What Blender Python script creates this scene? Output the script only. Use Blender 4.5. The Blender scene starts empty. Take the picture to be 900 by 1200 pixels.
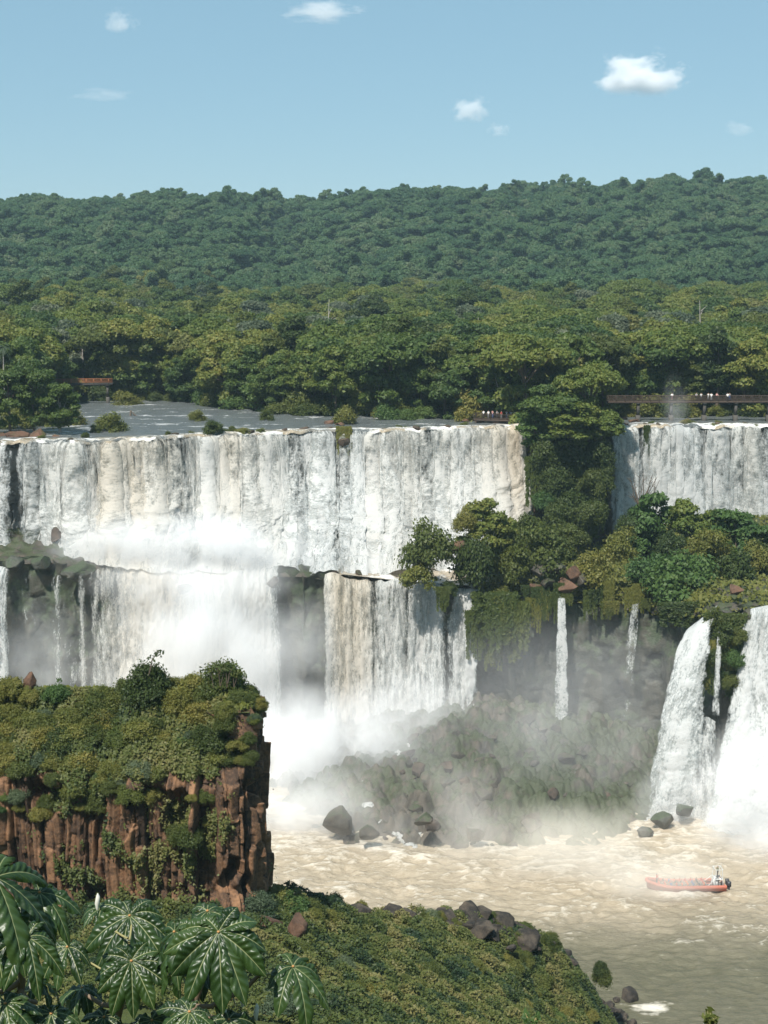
import bpy, math, random
import numpy as np
from mathutils import Matrix, Vector

SC = bpy.context.scene
COL = SC.collection
RNG = np.random.default_rng(7)
R = math.radians

# ------------------------------------------------------------------ camera model (900x1200 photo pixels)
F, CX, CY = 1733.0, 450.0, 600.0
CAMZ = 83.0
TH = math.atan(255.0 / F)

def at(px, py, Y):
    """world point seen at photo pixel (px, py) at world depth Y"""
    a, b = (px - CX) / F, -(py - CY) / F
    dy = math.cos(TH) + b * math.sin(TH)
    dz = -math.sin(TH) + b * math.cos(TH)
    s = Y / dy
    return np.array([a * s, Y, CAMZ + dz * s])

def onz(px, py, z):
    p = at(px, py, 1.0)
    s = (z - CAMZ) / (p[2] - CAMZ)
    return np.array([p[0] * s, s, z])

def zat(py, Y):
    return float(at(CX, py, Y)[2])

def xat(px, Y, z):
    return (px - CX) / F * (Y * math.cos(TH) - (z - CAMZ) * math.sin(TH))

def mpp(Y, z=50.0):
    """metres per photo pixel"""
    return (Y * math.cos(TH) - (z - CAMZ) * math.sin(TH)) / F

def project(P):
    P = np.asarray(P, float)
    y, z = P[..., 1], P[..., 2] - CAMZ
    d = y * math.cos(TH) - z * math.sin(TH)
    up = y * math.sin(TH) + z * math.cos(TH)
    return CX + F * P[..., 0] / d, CY - F * up / d

# ------------------------------------------------------------------ noise
def _hash(ix, iy, iz, seed):
    h = (ix.astype(np.int64) * 374761393 + iy.astype(np.int64) * 668265263 + iz.astype(np.int64) * 2147483647 + seed * 1274126177) & 0xFFFFFFFF
    h = ((h ^ (h >> 13)) * 1274126177) & 0xFFFFFFFF
    h = ((h ^ (h >> 16)) * 2246822519) & 0xFFFFFFFF
    h = h ^ (h >> 15)
    return (h & 0xFFFFFF) / float(0xFFFFFF)

def vn(x, y, z=0.0, seed=0):
    x, y, z = np.broadcast_arrays(np.asarray(x, float), np.asarray(y, float), np.asarray(z, float))
    ix, iy, iz = np.floor(x), np.floor(y), np.floor(z)
    fx, fy, fz = x - ix, y - iy, z - iz
    fx, fy, fz = fx * fx * (3 - 2 * fx), fy * fy * (3 - 2 * fy), fz * fz * (3 - 2 * fz)
    ix, iy, iz = ix.astype(np.int64), iy.astype(np.int64), iz.astype(np.int64)
    out = 0
    for a in (0, 1):
        for b in (0, 1):
            for c in (0, 1):
                w = (fx if a else 1 - fx) * (fy if b else 1 - fy) * (fz if c else 1 - fz)
                out = out + w * _hash(ix + a, iy + b, iz + c, seed)
    return out

def fbm(x, y, z=0.0, o=4, seed=0, g=0.5):
    t, a, n = 0, 1.0, 0
    x, y, z = np.asarray(x, float), np.asarray(y, float), np.asarray(z, float)
    c_, s_ = math.cos(0.65), math.sin(0.65)
    for i in range(o):
        x, y = x * c_ - y * s_, x * s_ + y * c_
        t = t + a * vn(x, y, z, seed + i * 17)
        n += a
        a *= g
        x, y, z = x * 2.03 + 5.1, y * 2.03 + 1.7, z * 2.03 + 3.3
    return t / n

def sst(a, b, x):
    t = np.clip((np.asarray(x, float) - a) / (b - a), 0, 1)
    return t * t * (3 - 2 * t)

def cell(x, y, seed=0):
    """2d voronoi: id hash of the nearest point, F1, F2 (tilt: per-cell slanted facet)"""
    global TILT
    x, y = np.asarray(x, float), np.asarray(y, float)
    ix, iy = np.floor(x).astype(np.int64), np.floor(y).astype(np.int64)
    f1 = np.full(x.shape, 9.0); f2 = np.full(x.shape, 9.0); idh = np.zeros(x.shape); TILT = np.zeros(x.shape)
    for a in (-1, 0, 1):
        for b in (-1, 0, 1):
            jx, jy = ix + a, iy + b
            z = np.zeros_like(jx)
            ox, oy = _hash(jx, jy, z, seed + 1), _hash(jx, jy, z, seed + 2)
            d = np.hypot(jx + ox - x, jy + oy - y)
            h = _hash(jx, jy, z, seed + 3)
            m = d < f1
            f2 = np.where(m, f1, np.minimum(f2, d))
            idh = np.where(m, h, idh)
            TILT = np.where(m, (_hash(jx, jy, z, seed + 4) - 0.5) * (x - jx - ox) + (_hash(jx, jy, z, seed + 5) - 0.5) * (y - jy - oy), TILT)
            f1 = np.where(m, d, f1)
    return idh, f1, f2

# ------------------------------------------------------------------ objects
def props(o, label=None, cat=None, group=None, kind=None):
    if label: o['label'] = label
    if cat: o['category'] = cat
    if group: o['group'] = group
    if kind: o['kind'] = kind
    return o

def mesh(name, v, f, mat, attrs=None, smooth=False, uv=None):
    """mesh data from arrays: v (n,3), f (m,k)"""
    v = np.asarray(v, np.float32); f = np.asarray(f, np.int32)
    me = bpy.data.meshes.new(name)
    me.vertices.add(len(v)); me.vertices.foreach_set('co', v.ravel())
    k = f.shape[1]
    me.loops.add(f.size); me.loops.foreach_set('vertex_index', f.ravel())
    me.polygons.add(len(f))
    me.polygons.foreach_set('loop_start', np.arange(len(f), dtype=np.int32) * k)
    me.polygons.foreach_set('loop_total', np.full(len(f), k, np.int32))
    if smooth: me.polygons.foreach_set('use_smooth', np.ones(len(f), bool))
    for n, a in (attrs or {}).items():
        at_ = me.attributes.new(n, 'FLOAT', 'POINT')
        at_.data.foreach_set('value', np.asarray(a, np.float32).ravel())
    if uv is not None:
        l = me.attributes.new('st', 'FLOAT_VECTOR', 'POINT')
        l.data.foreach_set('vector', np.asarray(uv, np.float32).ravel())
    for m in (mat if isinstance(mat, (list, tuple)) else [mat]):
        if m: me.materials.append(m)
    me.update(calc_edges=True)
    return me

def obj(name, me, parent=None, loc=None, **kw):
    o = bpy.data.objects.new(name, me)
    COL.objects.link(o)
    if parent: o.parent = parent
    if loc is not None: o.location = [float(c) for c in loc]
    return props(o, **kw)

def empty(name, loc=(0, 0, 0), **kw):
    o = bpy.data.objects.new(name, None); COL.objects.link(o)
    o.location = [float(c) for c in loc]; o.empty_display_size = 0.5
    return props(o, **kw)

def kids(o):
    return [c for c in bpy.data.objects if c.parent == o]

def dup(root, children, loc, rz=0.0, scale=1.0, **kw):
    c = root.copy(); COL.objects.link(c)
    c.location = [float(a) for a in loc]; c.rotation_euler = (0, 0, rz)
    c.scale = scale if isinstance(scale, (tuple, list)) else (scale,) * 3
    for k in ('label', 'category', 'group', 'kind'):
        if k in c and k in ('label', 'group'): del c[k]
    props(c, **kw)
    for ch, subs in children:
        d = ch.copy(); COL.objects.link(d); d.parent = c
        for s in subs:
            e = s.copy(); COL.objects.link(e); e.parent = d
    return c

def grid_faces(nu, nv, off=0):
    i = np.arange(nu - 1)[:, None] * nv + np.arange(nv - 1)[None, :]
    return np.stack([i, i + nv, i + nv + 1, i + 1], -1).reshape(-1, 4) + off

def tube(pts, rad, n=8, off=0):
    pts = np.asarray(pts, float); m = len(pts)
    rad = np.broadcast_to(np.asarray(rad, float), (m,))
    t = np.gradient(pts, axis=0); t /= np.linalg.norm(t, axis=1)[:, None] + 1e-9
    ref = np.where(np.abs(t[:, 2:3]) > 0.92, np.array([[1.0, 0, 0]]), np.array([[0, 0, 1.0]]))
    a = np.cross(t, ref); a /= np.linalg.norm(a, axis=1)[:, None] + 1e-9
    for i in range(1, m):
        if np.dot(a[i], a[i - 1]) < 0: a[i] *= -1
    b = np.cross(t, a)
    ang = np.linspace(0, 2 * np.pi, n, endpoint=False)
    v = pts[:, None] + rad[:, None, None] * (np.cos(ang)[None, :, None] * a[:, None] + np.sin(ang)[None, :, None] * b[:, None])
    i = np.arange(m - 1)[:, None] * n; j = np.arange(n)[None, :]; j2 = (j + 1) % n
    f = np.stack([i + j, i + j2, i + n + j2, i + n + j], -1).reshape(-1, 4)
    return v.reshape(-1, 3), f + off

def join(parts):
    V, Fc, o = [], [], 0
    for v, f in parts:
        V.append(v); Fc.append(f + o); o += len(v)
    return np.concatenate(V), np.concatenate(Fc)

def box(x0, x1, y0, y1, z0, z1):
    v = np.array([[x, y, z] for x in (x0, x1) for y in (y0, y1) for z in (z0, z1)], float)
    f = np.array([[0, 1, 3, 2], [4, 6, 7, 5], [0, 4, 5, 1], [2, 3, 7, 6], [0, 2, 6, 4], [1, 5, 7, 3]])
    return v, f

def bar(a, b, w, h):
    """box of width w (horizontal) and height h along a-b"""
    a, b = np.asarray(a, float), np.asarray(b, float)
    t = (b - a) / np.linalg.norm(b - a)
    up = np.array([0, 0, 1.0]) if abs(t[2]) < 0.95 else np.array([0, 1.0, 0])
    s = np.cross(t, up); s /= np.linalg.norm(s); u = np.cross(s, t)
    v = np.array([p + s * i * w / 2 + u * j * h / 2 for p in (a, b) for i in (-1, 1) for j in (-1, 1)])
    f = np.array([[0, 1, 3, 2], [4, 6, 7, 5], [0, 4, 5, 1], [2, 3, 7, 6], [0, 2, 6, 4], [1, 5, 7, 3]])
    return v, f

# ------------------------------------------------------------------ materials
class NT:
    def __init__(s, name):
        s.m = bpy.data.materials.new(name); s.m.use_nodes = True
        s.t = s.m.node_tree; s.t.nodes.clear()
        s.out = s.t.nodes.new('ShaderNodeOutputMaterial')
    def n(s, kind, ins=None, **kw):
        d = s.t.nodes.new('ShaderNode' + kind)
        for k, v in kw.items(): setattr(d, k, v)
        for k, v in (ins or {}).items():
            sock = d.inputs[k]
            if isinstance(v, bpy.types.NodeSocket): s.t.links.new(v, sock)
            else: sock.default_value = v
        return d
    def link(s, a, b): s.t.links.new(a, b)
    def attr(s, name): return s.n('Attribute', attribute_name=name)
    def math(s, op, a, b=None, clamp=False):
        d = s.n('Math', operation=op, use_clamp=clamp)
        for i, v in enumerate((a, b)):
            if v is None: continue
            if isinstance(v, bpy.types.NodeSocket): s.link(v, d.inputs[i])
            else: d.inputs[i].default_value = v
        return d.outputs[0]
    def mix(s, fac, a, b):
        d = s.n('Mix', data_type='RGBA', clamp_factor=True)
        for i, v in ((0, fac), (6, a), (7, b)):
            if isinstance(v, bpy.types.NodeSocket): s.link(v, d.inputs[i])
            else: d.inputs[i].default_value = v if i == 0 else (tuple(v) + (1,))[:4]
        return d.outputs[2]
    def ramp(s, fac, stops):
        d = s.n('ValToRGB', {'Fac': fac})
        e = d.color_ramp.elements
        while len(e) < len(stops): e.new(0.5)
        for el, (p, c) in zip(e, stops):
            el.position = p; el.color = tuple(c) + (1,) if len(c) == 3 else c
        return d.outputs['Color']
    def maprange(s, v, a, b, c=0.0, d=1.0):
        n = s.n('MapRange', {'Value': v, 1: a, 2: b, 3: c, 4: d}); return n.outputs[0]
    def noise(s, scale, vec=None, detail=4.0, rough=0.55):
        d = s.n('TexNoise', {'Scale': scale, 'Detail': detail, 'Roughness': rough})
        if vec is not None: s.link(vec, d.inputs['Vector'])
        return d.outputs['Fac']
    def scaled(s, vec, sc):
        d = s.n('VectorMath', {0: vec, 1: sc}, operation='MULTIPLY'); return d.outputs[0]
    def bump(s, h, strength=0.3, dist=0.1):
        return s.n('Bump', {'Height': h, 'Strength': strength, 'Distance': dist}).outputs[0]
    def pos(s): return s.n('NewGeometry').outputs['Position']
    def surf(s, sh): s.link(sh, s.out.inputs['Surface']); return s.m

def leaf_mat(name, stops, back=None, wobj=0.68, rough=0.55, trans=0.3, spec=0.3):
    """foliage: hue from object random + per-leaf attribute"""
    t = NT(name)
    rnd = t.n('ObjectInfo').outputs['Random']
    a = t.attr('v').outputs['Fac']
    f = t.math('ADD', t.math('MULTIPLY', rnd, wobj), t.math('MULTIPLY', a, 1.0 - wobj))
    c = t.ramp(f, stops)
    p = t.n('BsdfPrincipled', {'Base Color': c, 'Roughness': rough, 'Specular IOR Level': spec})
    hs = t.n('HueSaturation', {'Color': c, 'Hue': 0.49, 'Saturation': 1.1, 'Value': 1.7})
    tr = t.n('BsdfTranslucent', {'Color': hs.outputs[0]})
    m = t.n('MixShader', {0: trans, 1: p.outputs[0], 2: tr.outputs[0]})
    return t.surf(m.outputs[0])

M = {}
M['leaf_forest'] = leaf_mat('forest_leaf', [(0.0, (0.034, 0.068, 0.024)), (0.25, (0.061, 0.100, 0.024)), (0.5, (0.101, 0.140, 0.029)), (0.75, (0.142, 0.163, 0.033)), (1.0, (0.223, 0.206, 0.050))])
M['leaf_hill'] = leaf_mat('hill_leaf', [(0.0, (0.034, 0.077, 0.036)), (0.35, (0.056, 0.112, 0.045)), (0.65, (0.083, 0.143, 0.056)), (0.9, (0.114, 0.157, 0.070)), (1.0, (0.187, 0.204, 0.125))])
M['leaf_shrub'] = leaf_mat('shrub_leaf', [(0.0, (0.055, 0.077, 0.020)), (0.4, (0.101, 0.122, 0.027)), (0.7, (0.156, 0.158, 0.035)), (1.0, (0.238, 0.205, 0.052))])
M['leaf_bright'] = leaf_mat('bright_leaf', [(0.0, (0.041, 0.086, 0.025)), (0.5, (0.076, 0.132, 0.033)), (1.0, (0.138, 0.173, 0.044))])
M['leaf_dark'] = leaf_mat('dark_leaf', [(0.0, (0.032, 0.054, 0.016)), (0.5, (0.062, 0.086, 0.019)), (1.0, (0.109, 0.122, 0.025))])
M['leaf_yellow'] = leaf_mat('yellow_leaf', [(0.0, (0.060, 0.077, 0.020)), (0.5, (0.102, 0.122, 0.028)), (1.0, (0.178, 0.171, 0.050))])
M['leaf_pale'] = leaf_mat('pale_leaf', [(0.0, (0.055, 0.08, 0.045)), (0.5, (0.09, 0.115, 0.065)), (1.0, (0.15, 0.165, 0.10))])
M['leaf_grey'] = leaf_mat('grey_leaf', [(0.0, (0.055, 0.085, 0.045)), (0.5, (0.09, 0.125, 0.065)), (1.0, (0.14, 0.17, 0.09))])
M['grass'] = leaf_mat('grass_blade', [(0.0, (0.060, 0.087, 0.021)), (0.4, (0.113, 0.137, 0.028)), (0.75, (0.178, 0.180, 0.040)), (1.0, (0.265, 0.224, 0.081))])

def plain(name, c, rough=0.6, spec=0.4, metal=0.0, var=0.25, scale=3.0):
    t = NT(name)
    n = t.noise(scale, t.n('TexCoord').outputs['Object'])
    d = tuple(x * (1 - var) for x in c); e = tuple(min(1, x * (1 + var)) for x in c)
    col = t.mix(n, d, e)
    p = t.n('BsdfPrincipled', {'Base Color': col, 'Roughness': rough, 'Specular IOR Level': spec, 'Metallic': metal})
    return t.surf(p.outputs[0])

M['bark'] = plain('bark', (0.13, 0.10, 0.075), 0.9, 0.2, scale=6)
M['pale_bark'] = plain('pale_bark', (0.42, 0.38, 0.33), 0.85, 0.2, scale=6)
M['stem'] = plain('green_stem', (0.30, 0.27, 0.12), 0.6, 0.3, scale=20)
M['timber'] = plain('walkway_timber', (0.075, 0.055, 0.042), 0.85, 0.2)
M['rail_rust'] = plain('rusty_rail', (0.36, 0.15, 0.07), 0.8, 0.2)
M['concrete'] = plain('concrete', (0.085, 0.078, 0.068), 0.9, 0.2)

def rock_mat(name, dark, mid, light, moss, moss_amt=0.5, sc=0.5, rough=0.85, wet=0.0):
    """stone whose own colours vary by block (attr 'v') with moss patches on noise; moss prefers ledges"""
    t = NT(name)
    pos = t.pos()
    n1 = t.noise(sc, pos, 6, 0.62)
    n2 = t.noise(sc * 5.3, pos, 5, 0.6)
    v = t.attr('v').outputs['Fac']
    f = t.math('ADD', t.math('MULTIPLY', n1, 0.7), t.math('MULTIPLY', v, 0.45))
    f = t.math('ADD', f, t.math('MULTIPLY', t.math('SUBTRACT', n2, 0.5), 0.45))
    c = t.ramp(f, [(0.25, dark), (0.5, mid), (0.8, light)])
    nz = t.n('SeparateXYZ', {0: t.n('NewGeometry').outputs['Normal']}).outputs[2]
    n3 = t.noise(sc * 0.7, t.n('VectorMath', {0: pos, 1: (31.0, 7.0, 11.0)}).outputs[0], 6, 0.68)
    mf = t.math('ADD', n3, t.math('MULTIPLY', t.math('SUBTRACT', nz, 0.7), 0.22))
    mf = t.math('ADD', mf, t.math('MULTIPLY', t.attr('moss').outputs['Fac'], 0.5))
    mf = t.maprange(mf, 0.72 - moss_amt * 0.4, 0.84 - moss_amt * 0.4)
    mosscol = t.mix(n2, tuple(x * 0.5 for x in moss), tuple(x * 1.5 for x in moss))
    c = t.mix(mf, c, mosscol)
    h = t.math('ADD', n2, t.math('MULTIPLY', t.noise(sc * 16, pos, 4, 0.6), 0.5))
    p = t.n('BsdfPrincipled', {'Base Color': c, 'Roughness': rough, 'Specular IOR Level': 0.3 + wet, 'Normal': t.bump(h, 0.6, 0.35 / sc * 0.4)})
    return t.surf(p.outputs[0])

M['basalt'] = rock_mat('brown_basalt', (0.018, 0.013, 0.010), (0.072, 0.044, 0.029), (0.29, 0.155, 0.08), (0.085, 0.085, 0.028), 0.15, 0.9)
M['wall_rock'] = rock_mat('gorge_rock', (0.020, 0.017, 0.014), (0.060, 0.046, 0.036), (0.12, 0.085, 0.060), (0.050, 0.062, 0.024), 0.45, 0.35)
M['wet_rock'] = rock_mat('wet_mossy_rock', (0.022, 0.024, 0.020), (0.046, 0.050, 0.040), (0.085, 0.080, 0.060), (0.052, 0.070, 0.036), 0.8, 0.4, 0.55, 0.2)
M['falls_rock'] = rock_mat('spraylight_painted_rock', (0.055, 0.058, 0.054), (0.10, 0.105, 0.098), (0.17, 0.17, 0.155), (0.060, 0.070, 0.040), 0.35, 0.35, 0.5, 0.2)  # paler version of the wet rock; light from the spray put into its colour
M['rubble'] = rock_mat('mossy_rubble_rock', (0.016, 0.015, 0.012), (0.046, 0.041, 0.031), (0.105, 0.085, 0.060), (0.048, 0.060, 0.026), 0.55, 0.6, 0.6, 0.15)
M['shore_rock'] = rock_mat('dark_shore_rock', (0.010, 0.009, 0.008), (0.030, 0.026, 0.022), (0.10, 0.08, 0.06), (0.05, 0.06, 0.02), 0.15, 1.2)
M['red_rock'] = rock_mat('red_soil_rock', (0.035, 0.022, 0.016), (0.09, 0.052, 0.034), (0.17, 0.095, 0.06), (0.08, 0.075, 0.03), 0.4, 0.8)
M['soil'] = rock_mat('slope_soil', (0.03, 0.028, 0.014), (0.065, 0.06, 0.026), (0.11, 0.085, 0.045), (0.06, 0.075, 0.02), 0.75, 0.4, 0.95)
M['forest_floor'] = plain('forest_floor', (0.035, 0.045, 0.02), 0.95, 0.1, scale=0.2)

def falls_mat():
    t = NT('falling_water')
    st = t.attr('st').outputs['Vector']
    tint = t.attr('tint').outputs['Fac']
    al = t.attr('alpha').outputs['Fac']
    s1 = t.noise(1.0, t.scaled(st, (2.3, 0.40, 1.0)), 5, 0.66)
    s2 = t.noise(1.0, t.scaled(st, (5.0, 2.1, 1.0)), 4, 0.7)
    thick = t.maprange(t.math('ADD', al, t.math('MULTIPLY', t.math('SUBTRACT', t.math('ADD', s1, s2), 1.0), 2.6)), -0.16, 0.86)
    c = t.mix(tint, (0.86, 0.872, 0.866), (0.74, 0.58, 0.36))
    c = t.mix(thick, t.mix(tint, (0.47, 0.525, 0.525), (0.36, 0.28, 0.16)), c)
    h = t.math('ADD', t.math('MULTIPLY', s1, 0.55), s2)
    nm = t.bump(h, 0.5, 0.35)
    p = t.n('BsdfPrincipled', {'Base Color': c, 'Roughness': 0.55, 'Specular IOR Level': 0.25, 'Normal': nm})
    tr = t.n('BsdfTranslucent', {'Color': c, 'Normal': nm})
    body = t.n('MixShader', {0: 0.5, 1: p.outputs[0], 2: tr.outputs[0]})
    cov = t.math('ADD', al, t.math('MULTIPLY', t.math('SUBTRACT', t.math('ADD', t.math('MULTIPLY', s1, 0.5), t.math('MULTIPLY', s2, 0.5)), 0.5), 2.6))
    cov = t.maprange(cov, 0.0, 0.62)
    mx = t.n('MixShader', {0: cov, 1: t.n('BsdfTransparent').outputs[0], 2: body.outputs[0]})
    return t.surf(mx.outputs[0])
M['falls'] = falls_mat()

def river_mat(nm='muddy_river', d0=(0.105, 0.100, 0.062), d1=(0.17, 0.155, 0.10), fc=(0.70, 0.64, 0.54)):
    t = NT(nm)
    pos = t.pos()
    foam = t.attr('foam').outputs['Fac']
    milk = t.attr('milk').outputs['Fac']
    wv = t.scaled(pos, (0.55, 1.25, 1.0))
    n1 = t.noise(0.9, wv, 7, 0.66)
    n2 = t.noise(3.2, wv, 5, 0.62)
    base = t.mix(milk, d0, (0.345, 0.285, 0.20))
    base = t.mix(t.maprange(n1, 0.35, 0.75), base, t.mix(milk, d1, (0.47, 0.395, 0.295)))
    ff = t.math('ADD', foam, t.math('MULTIPLY', t.math('SUBTRACT', t.math('ADD', n1, t.math('MULTIPLY', n2, 0.6)), 0.8), 0.9))
    ff = t.maprange(ff, 0.42, 0.74)
    c = t.mix(ff, base, fc)
    rough = t.maprange(ff, 0.0, 1.0, 0.16, 0.7)
    h = t.math('ADD', n1, t.math('MULTIPLY', n2, 0.5))
    p = t.n('BsdfPrincipled', {'Base Color': c, 'Roughness': rough, 'IOR': 1.33, 'Specular IOR Level': 0.5, 'Normal': t.bump(h, 0.75, 0.5)})
    return t.surf(p.outputs[0])
M['river'] = river_mat()
M['river_upper'] = river_mat('upper_river', (0.085, 0.10, 0.105), (0.14, 0.16, 0.165), (0.82, 0.81, 0.78))  # blue-grey base colours stand in for sky reflected at a grazing angle
M['white_water'] = river_mat('white_water', (0.3, 0.28, 0.24), (0.5, 0.48, 0.44), (0.86, 0.86, 0.84))

# ------------------------------------------------------------------ world, sun, camera
EL, AZ = R(55), R(206)          # sun behind the camera and to its left, high
w = bpy.data.worlds.new('World'); SC.world = w; w.use_nodes = True
nt = w.node_tree; nt.nodes.clear()
sky = nt.nodes.new('ShaderNodeTexSky'); sky.sky_type = 'NISHITA'; sky.sun_disc = False
sky.sun_elevation = EL; sky.sun_rotation = AZ; sky.altitude = 200; sky.air_density = 1.0; sky.dust_density = 0.25; sky.ozone_density = 2.5
hs = nt.nodes.new('ShaderNodeHueSaturation'); hs.inputs['Hue'].default_value = 0.485; hs.inputs['Saturation'].default_value = 1.0; hs.inputs['Value'].default_value = 1.0
bg = nt.nodes.new('ShaderNodeBackground'); bg.inputs['Strength'].default_value = 0.095
ow = nt.nodes.new('ShaderNodeOutputWorld')
mxs = nt.nodes.new('ShaderNodeMix'); mxs.data_type = 'RGBA'; mxs.inputs[0].default_value = 0.62; mxs.inputs[7].default_value = (2.3, 4.0, 5.1, 1)
nt.links.new(sky.outputs[0], hs.inputs['Color']); nt.links.new(hs.outputs[0], mxs.inputs[6]); nt.links.new(mxs.outputs[2], bg.inputs['Color']); nt.links.new(bg.outputs[0], ow.inputs['Surface'])
sl = bpy.data.lights.new('sun', 'SUN'); sl.energy = 5.0; sl.angle = R(0.53); sl.color = (1.0, 0.955, 0.88)
so = bpy.data.objects.new('sun', sl); COL.objects.link(so)
sd = Vector((math.sin(AZ) * math.cos(EL), math.cos(AZ) * math.cos(EL), math.sin(EL)))
so.rotation_euler = sd.to_track_quat('Z', 'Y').to_euler(); so.location = (0, 0, 300)
cd = bpy.data.cameras.new('camera'); cam = bpy.data.objects.new('camera', cd); COL.objects.link(cam)
cd.sensor_fit = 'VERTICAL'; cd.sensor_height = 36.0; cd.lens = 36.0 * F / 1200.0
cd.clip_start = 0.1; cd.clip_end = 20000
cam.location = (0, 0, CAMZ); cam.rotation_euler = (math.pi / 2 - TH, 0, 0)
SC.camera = cam
vs = SC.view_settings
vs.view_transform = 'Standard'; vs.look = 'None'; vs.gamma = 1.0; vs.exposure = 0.38; vs.use_curve_mapping = False
cy = SC.cycles
cy.max_bounces = 8; cy.diffuse_bounces = 2; cy.glossy_bounces = 2; cy.transmission_bounces = 3; cy.transparent_max_bounces = 12; cy.volume_bounces = 6
cy.use_denoising = True
cy.volume_step_rate = 1.0; cy.volume_max_steps = 64
cy.caustics_reflective = False; cy.caustics_refractive = False
# ================================================================== gorge walls and plateau
ZU = 55.0            # upper river surface
def resample(P, du, smooth=2):
    """top/bottom polylines (n,3) pairs -> dense, equal parameter"""
    P = [np.asarray(p, float) for p in P]
    d = np.r_[0, np.cumsum(np.linalg.norm(np.diff(P[0][:, :2], axis=0), axis=1))]
    n = max(6, int(d[-1] / du))
    s = np.linspace(0, d[-1], n)
    out = []
    for p in P:
        q = np.stack([np.interp(s, d, p[:, k]) for k in range(3)], -1)
        ker = max(1, int(smooth / du))
        if ker > 2:
            k = np.ones(ker) / ker
            q = np.stack([np.convolve(np.pad(q[:, c], ker, mode='edge'), k, 'same')[ker:-ker] for c in range(3)], -1)
        out.append(q)
    return s, out

def lofted(top, bot, du, dz, ease=1.0, smooth=2):
    s, (T, B) = resample((top, bot), du, smooth)
    hgt = float(np.max(T[:, 2] - B[:, 2]))
    nv = max(6, int(hgt / dz))
    t = np.linspace(0, 1, nv)
    e = t ** ease
    P = T[:, None, :] * 1.0 + np.zeros((1, nv, 1))
    P[..., :2] += (B - T)[:, None, :2] * e[None, :, None]
    P[..., 2] += (B - T)[:, None, 2] * t[None, :]
    tan = np.gradient(T[:, :2], axis=0); tan /= np.linalg.norm(tan, axis=1)[:, None] + 1e-9
    N = np.stack([tan[:, 1], -tan[:, 0]], -1)       # left-to-right polyline: normal faces the camera (-Y)
    return s, t, P, N, T, B

def rock_wall(name, top, bot, mat, du=0.5, dz=0.5, amp=1.6, seed=1, ease=1.0, moss=None, **kw):
    s, t, P, N, T, B = lofted(top, bot, du, dz, ease)
    S, Z = np.meshgrid(s, np.zeros(len(t)), indexing='ij'); Z = P[..., 2]
    lowt = 0.45 if seed == 21 else 1.0
    idh, f1, f2 = cell(S / 2.6, Z / 5.0, seed)
    d = amp * lowt * (idh - 0.5) * 0.9 + amp * 1.6 * (fbm(S / 9, Z / 9, 0, 4, seed) - 0.5) + amp * 0.5 * (fbm(S / 1.6, Z / 3.2, 0, 3, seed + 5) - 0.5)
    led = np.sin(Z / 2.7 + 5 * fbm(S / 14, Z / 20, 0, 2, seed + 9)); d += amp * 0.22 * led
    d -= amp * lowt * 0.35 * sst(0.12, 0.0, f2 - f1)
    d = d - amp * 0.95
    P[..., 0] += N[:, None, 0] * d; P[..., 1] += N[:, None, 1] * d
    if seed == 21: P[..., 2] += zj(P[..., 0]) * (1 - t[None, :]); P[..., 1] += yj(P[..., 0]) * (1 - t[None, :])
    m = np.zeros_like(S) if moss is None else moss(S, Z, t[None, :] + 0 * S)
    me = mesh(name, P.reshape(-1, 3), grid_faces(len(s), len(t))[:, ::-1], mat, {'v': idh, 'moss': m})
    return obj(name, me, **kw)

def pts(L): return np.array([at(*q) for q in L])
def low(P, z, dy=0.0):
    Q = np.array(P); Q[:, 2] = z; Q[:, 1] += dy; return Q

# --- upper lip (px, row, depth): all at z = ZU
def lipdip(X):
    return 0.65 * sst(0.35, 0.75, fbm(X / 1.5, 0 * X, 0, 4, 402)) - 0.1
def zj(X):
    return 3.0 * (fbm(X / 3.6, 0 * X + 3, 0, 4, 404) - 0.5)
def yj(X):
    return 5.0 * (fbm(X / 4.5, 0 * X + 9, 0, 3, 405) - 0.5)
def lip(px, Y): return np.array([xat(px, Y, ZU), Y, ZU])
def dens_line(L):
    px = np.array([q[0] for q in L], float); yy = np.array([q[1] for q in L], float)
    n = max(2, int((px[-1] - px[0]) / 3)); x = np.linspace(px[0], px[-1], n)
    y = np.interp(x, px, yy) + (6.5 * (fbm(x / 24, 0 * x, 0, 4, 401, 0.6) - 0.5)) * sst(0, 12, np.minimum(np.abs(x - 606), np.abs(x - 716)))
    return list(zip(x, y))
UL = [(-160, 280), (-60, 281), (0, 283), (40, 285), (130, 287), (250, 298), (330, 306), (420, 309), (520, 314), (606, 319)]
UC = [(606, 319), (622, 313), (660, 311), (700, 313), (716, 319)]
UR = [(716, 319), (800, 321), (900, 322), (1000, 323), (1120, 324)]
UL, UR = dens_line(UL), dens_line(UR)
for nm, L, lab, sd_ in (('rock_wall', UL, 'dark rock wall behind the broad upper cascade', 3), ('rock_wall', UC, 'overgrown rock buttress standing between the two upper cascades', 8), ('rock_wall', UR, 'dark rock wall behind the upper cascade under the long walkway', 13)):
    T = np.array([lip(*q) for q in L]); T[:, 2] -= 0.5
    rock_wall(nm, T, low(T, 29.0, -1.5), M['wall_rock'] if L is UC else M['falls_rock'], amp=2.0, seed=sd_, label=lab, cat='cliff', kind='structure', moss=(lambda S, Z, t: 0.25 + 0 * S) if L is UC else None)

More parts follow.
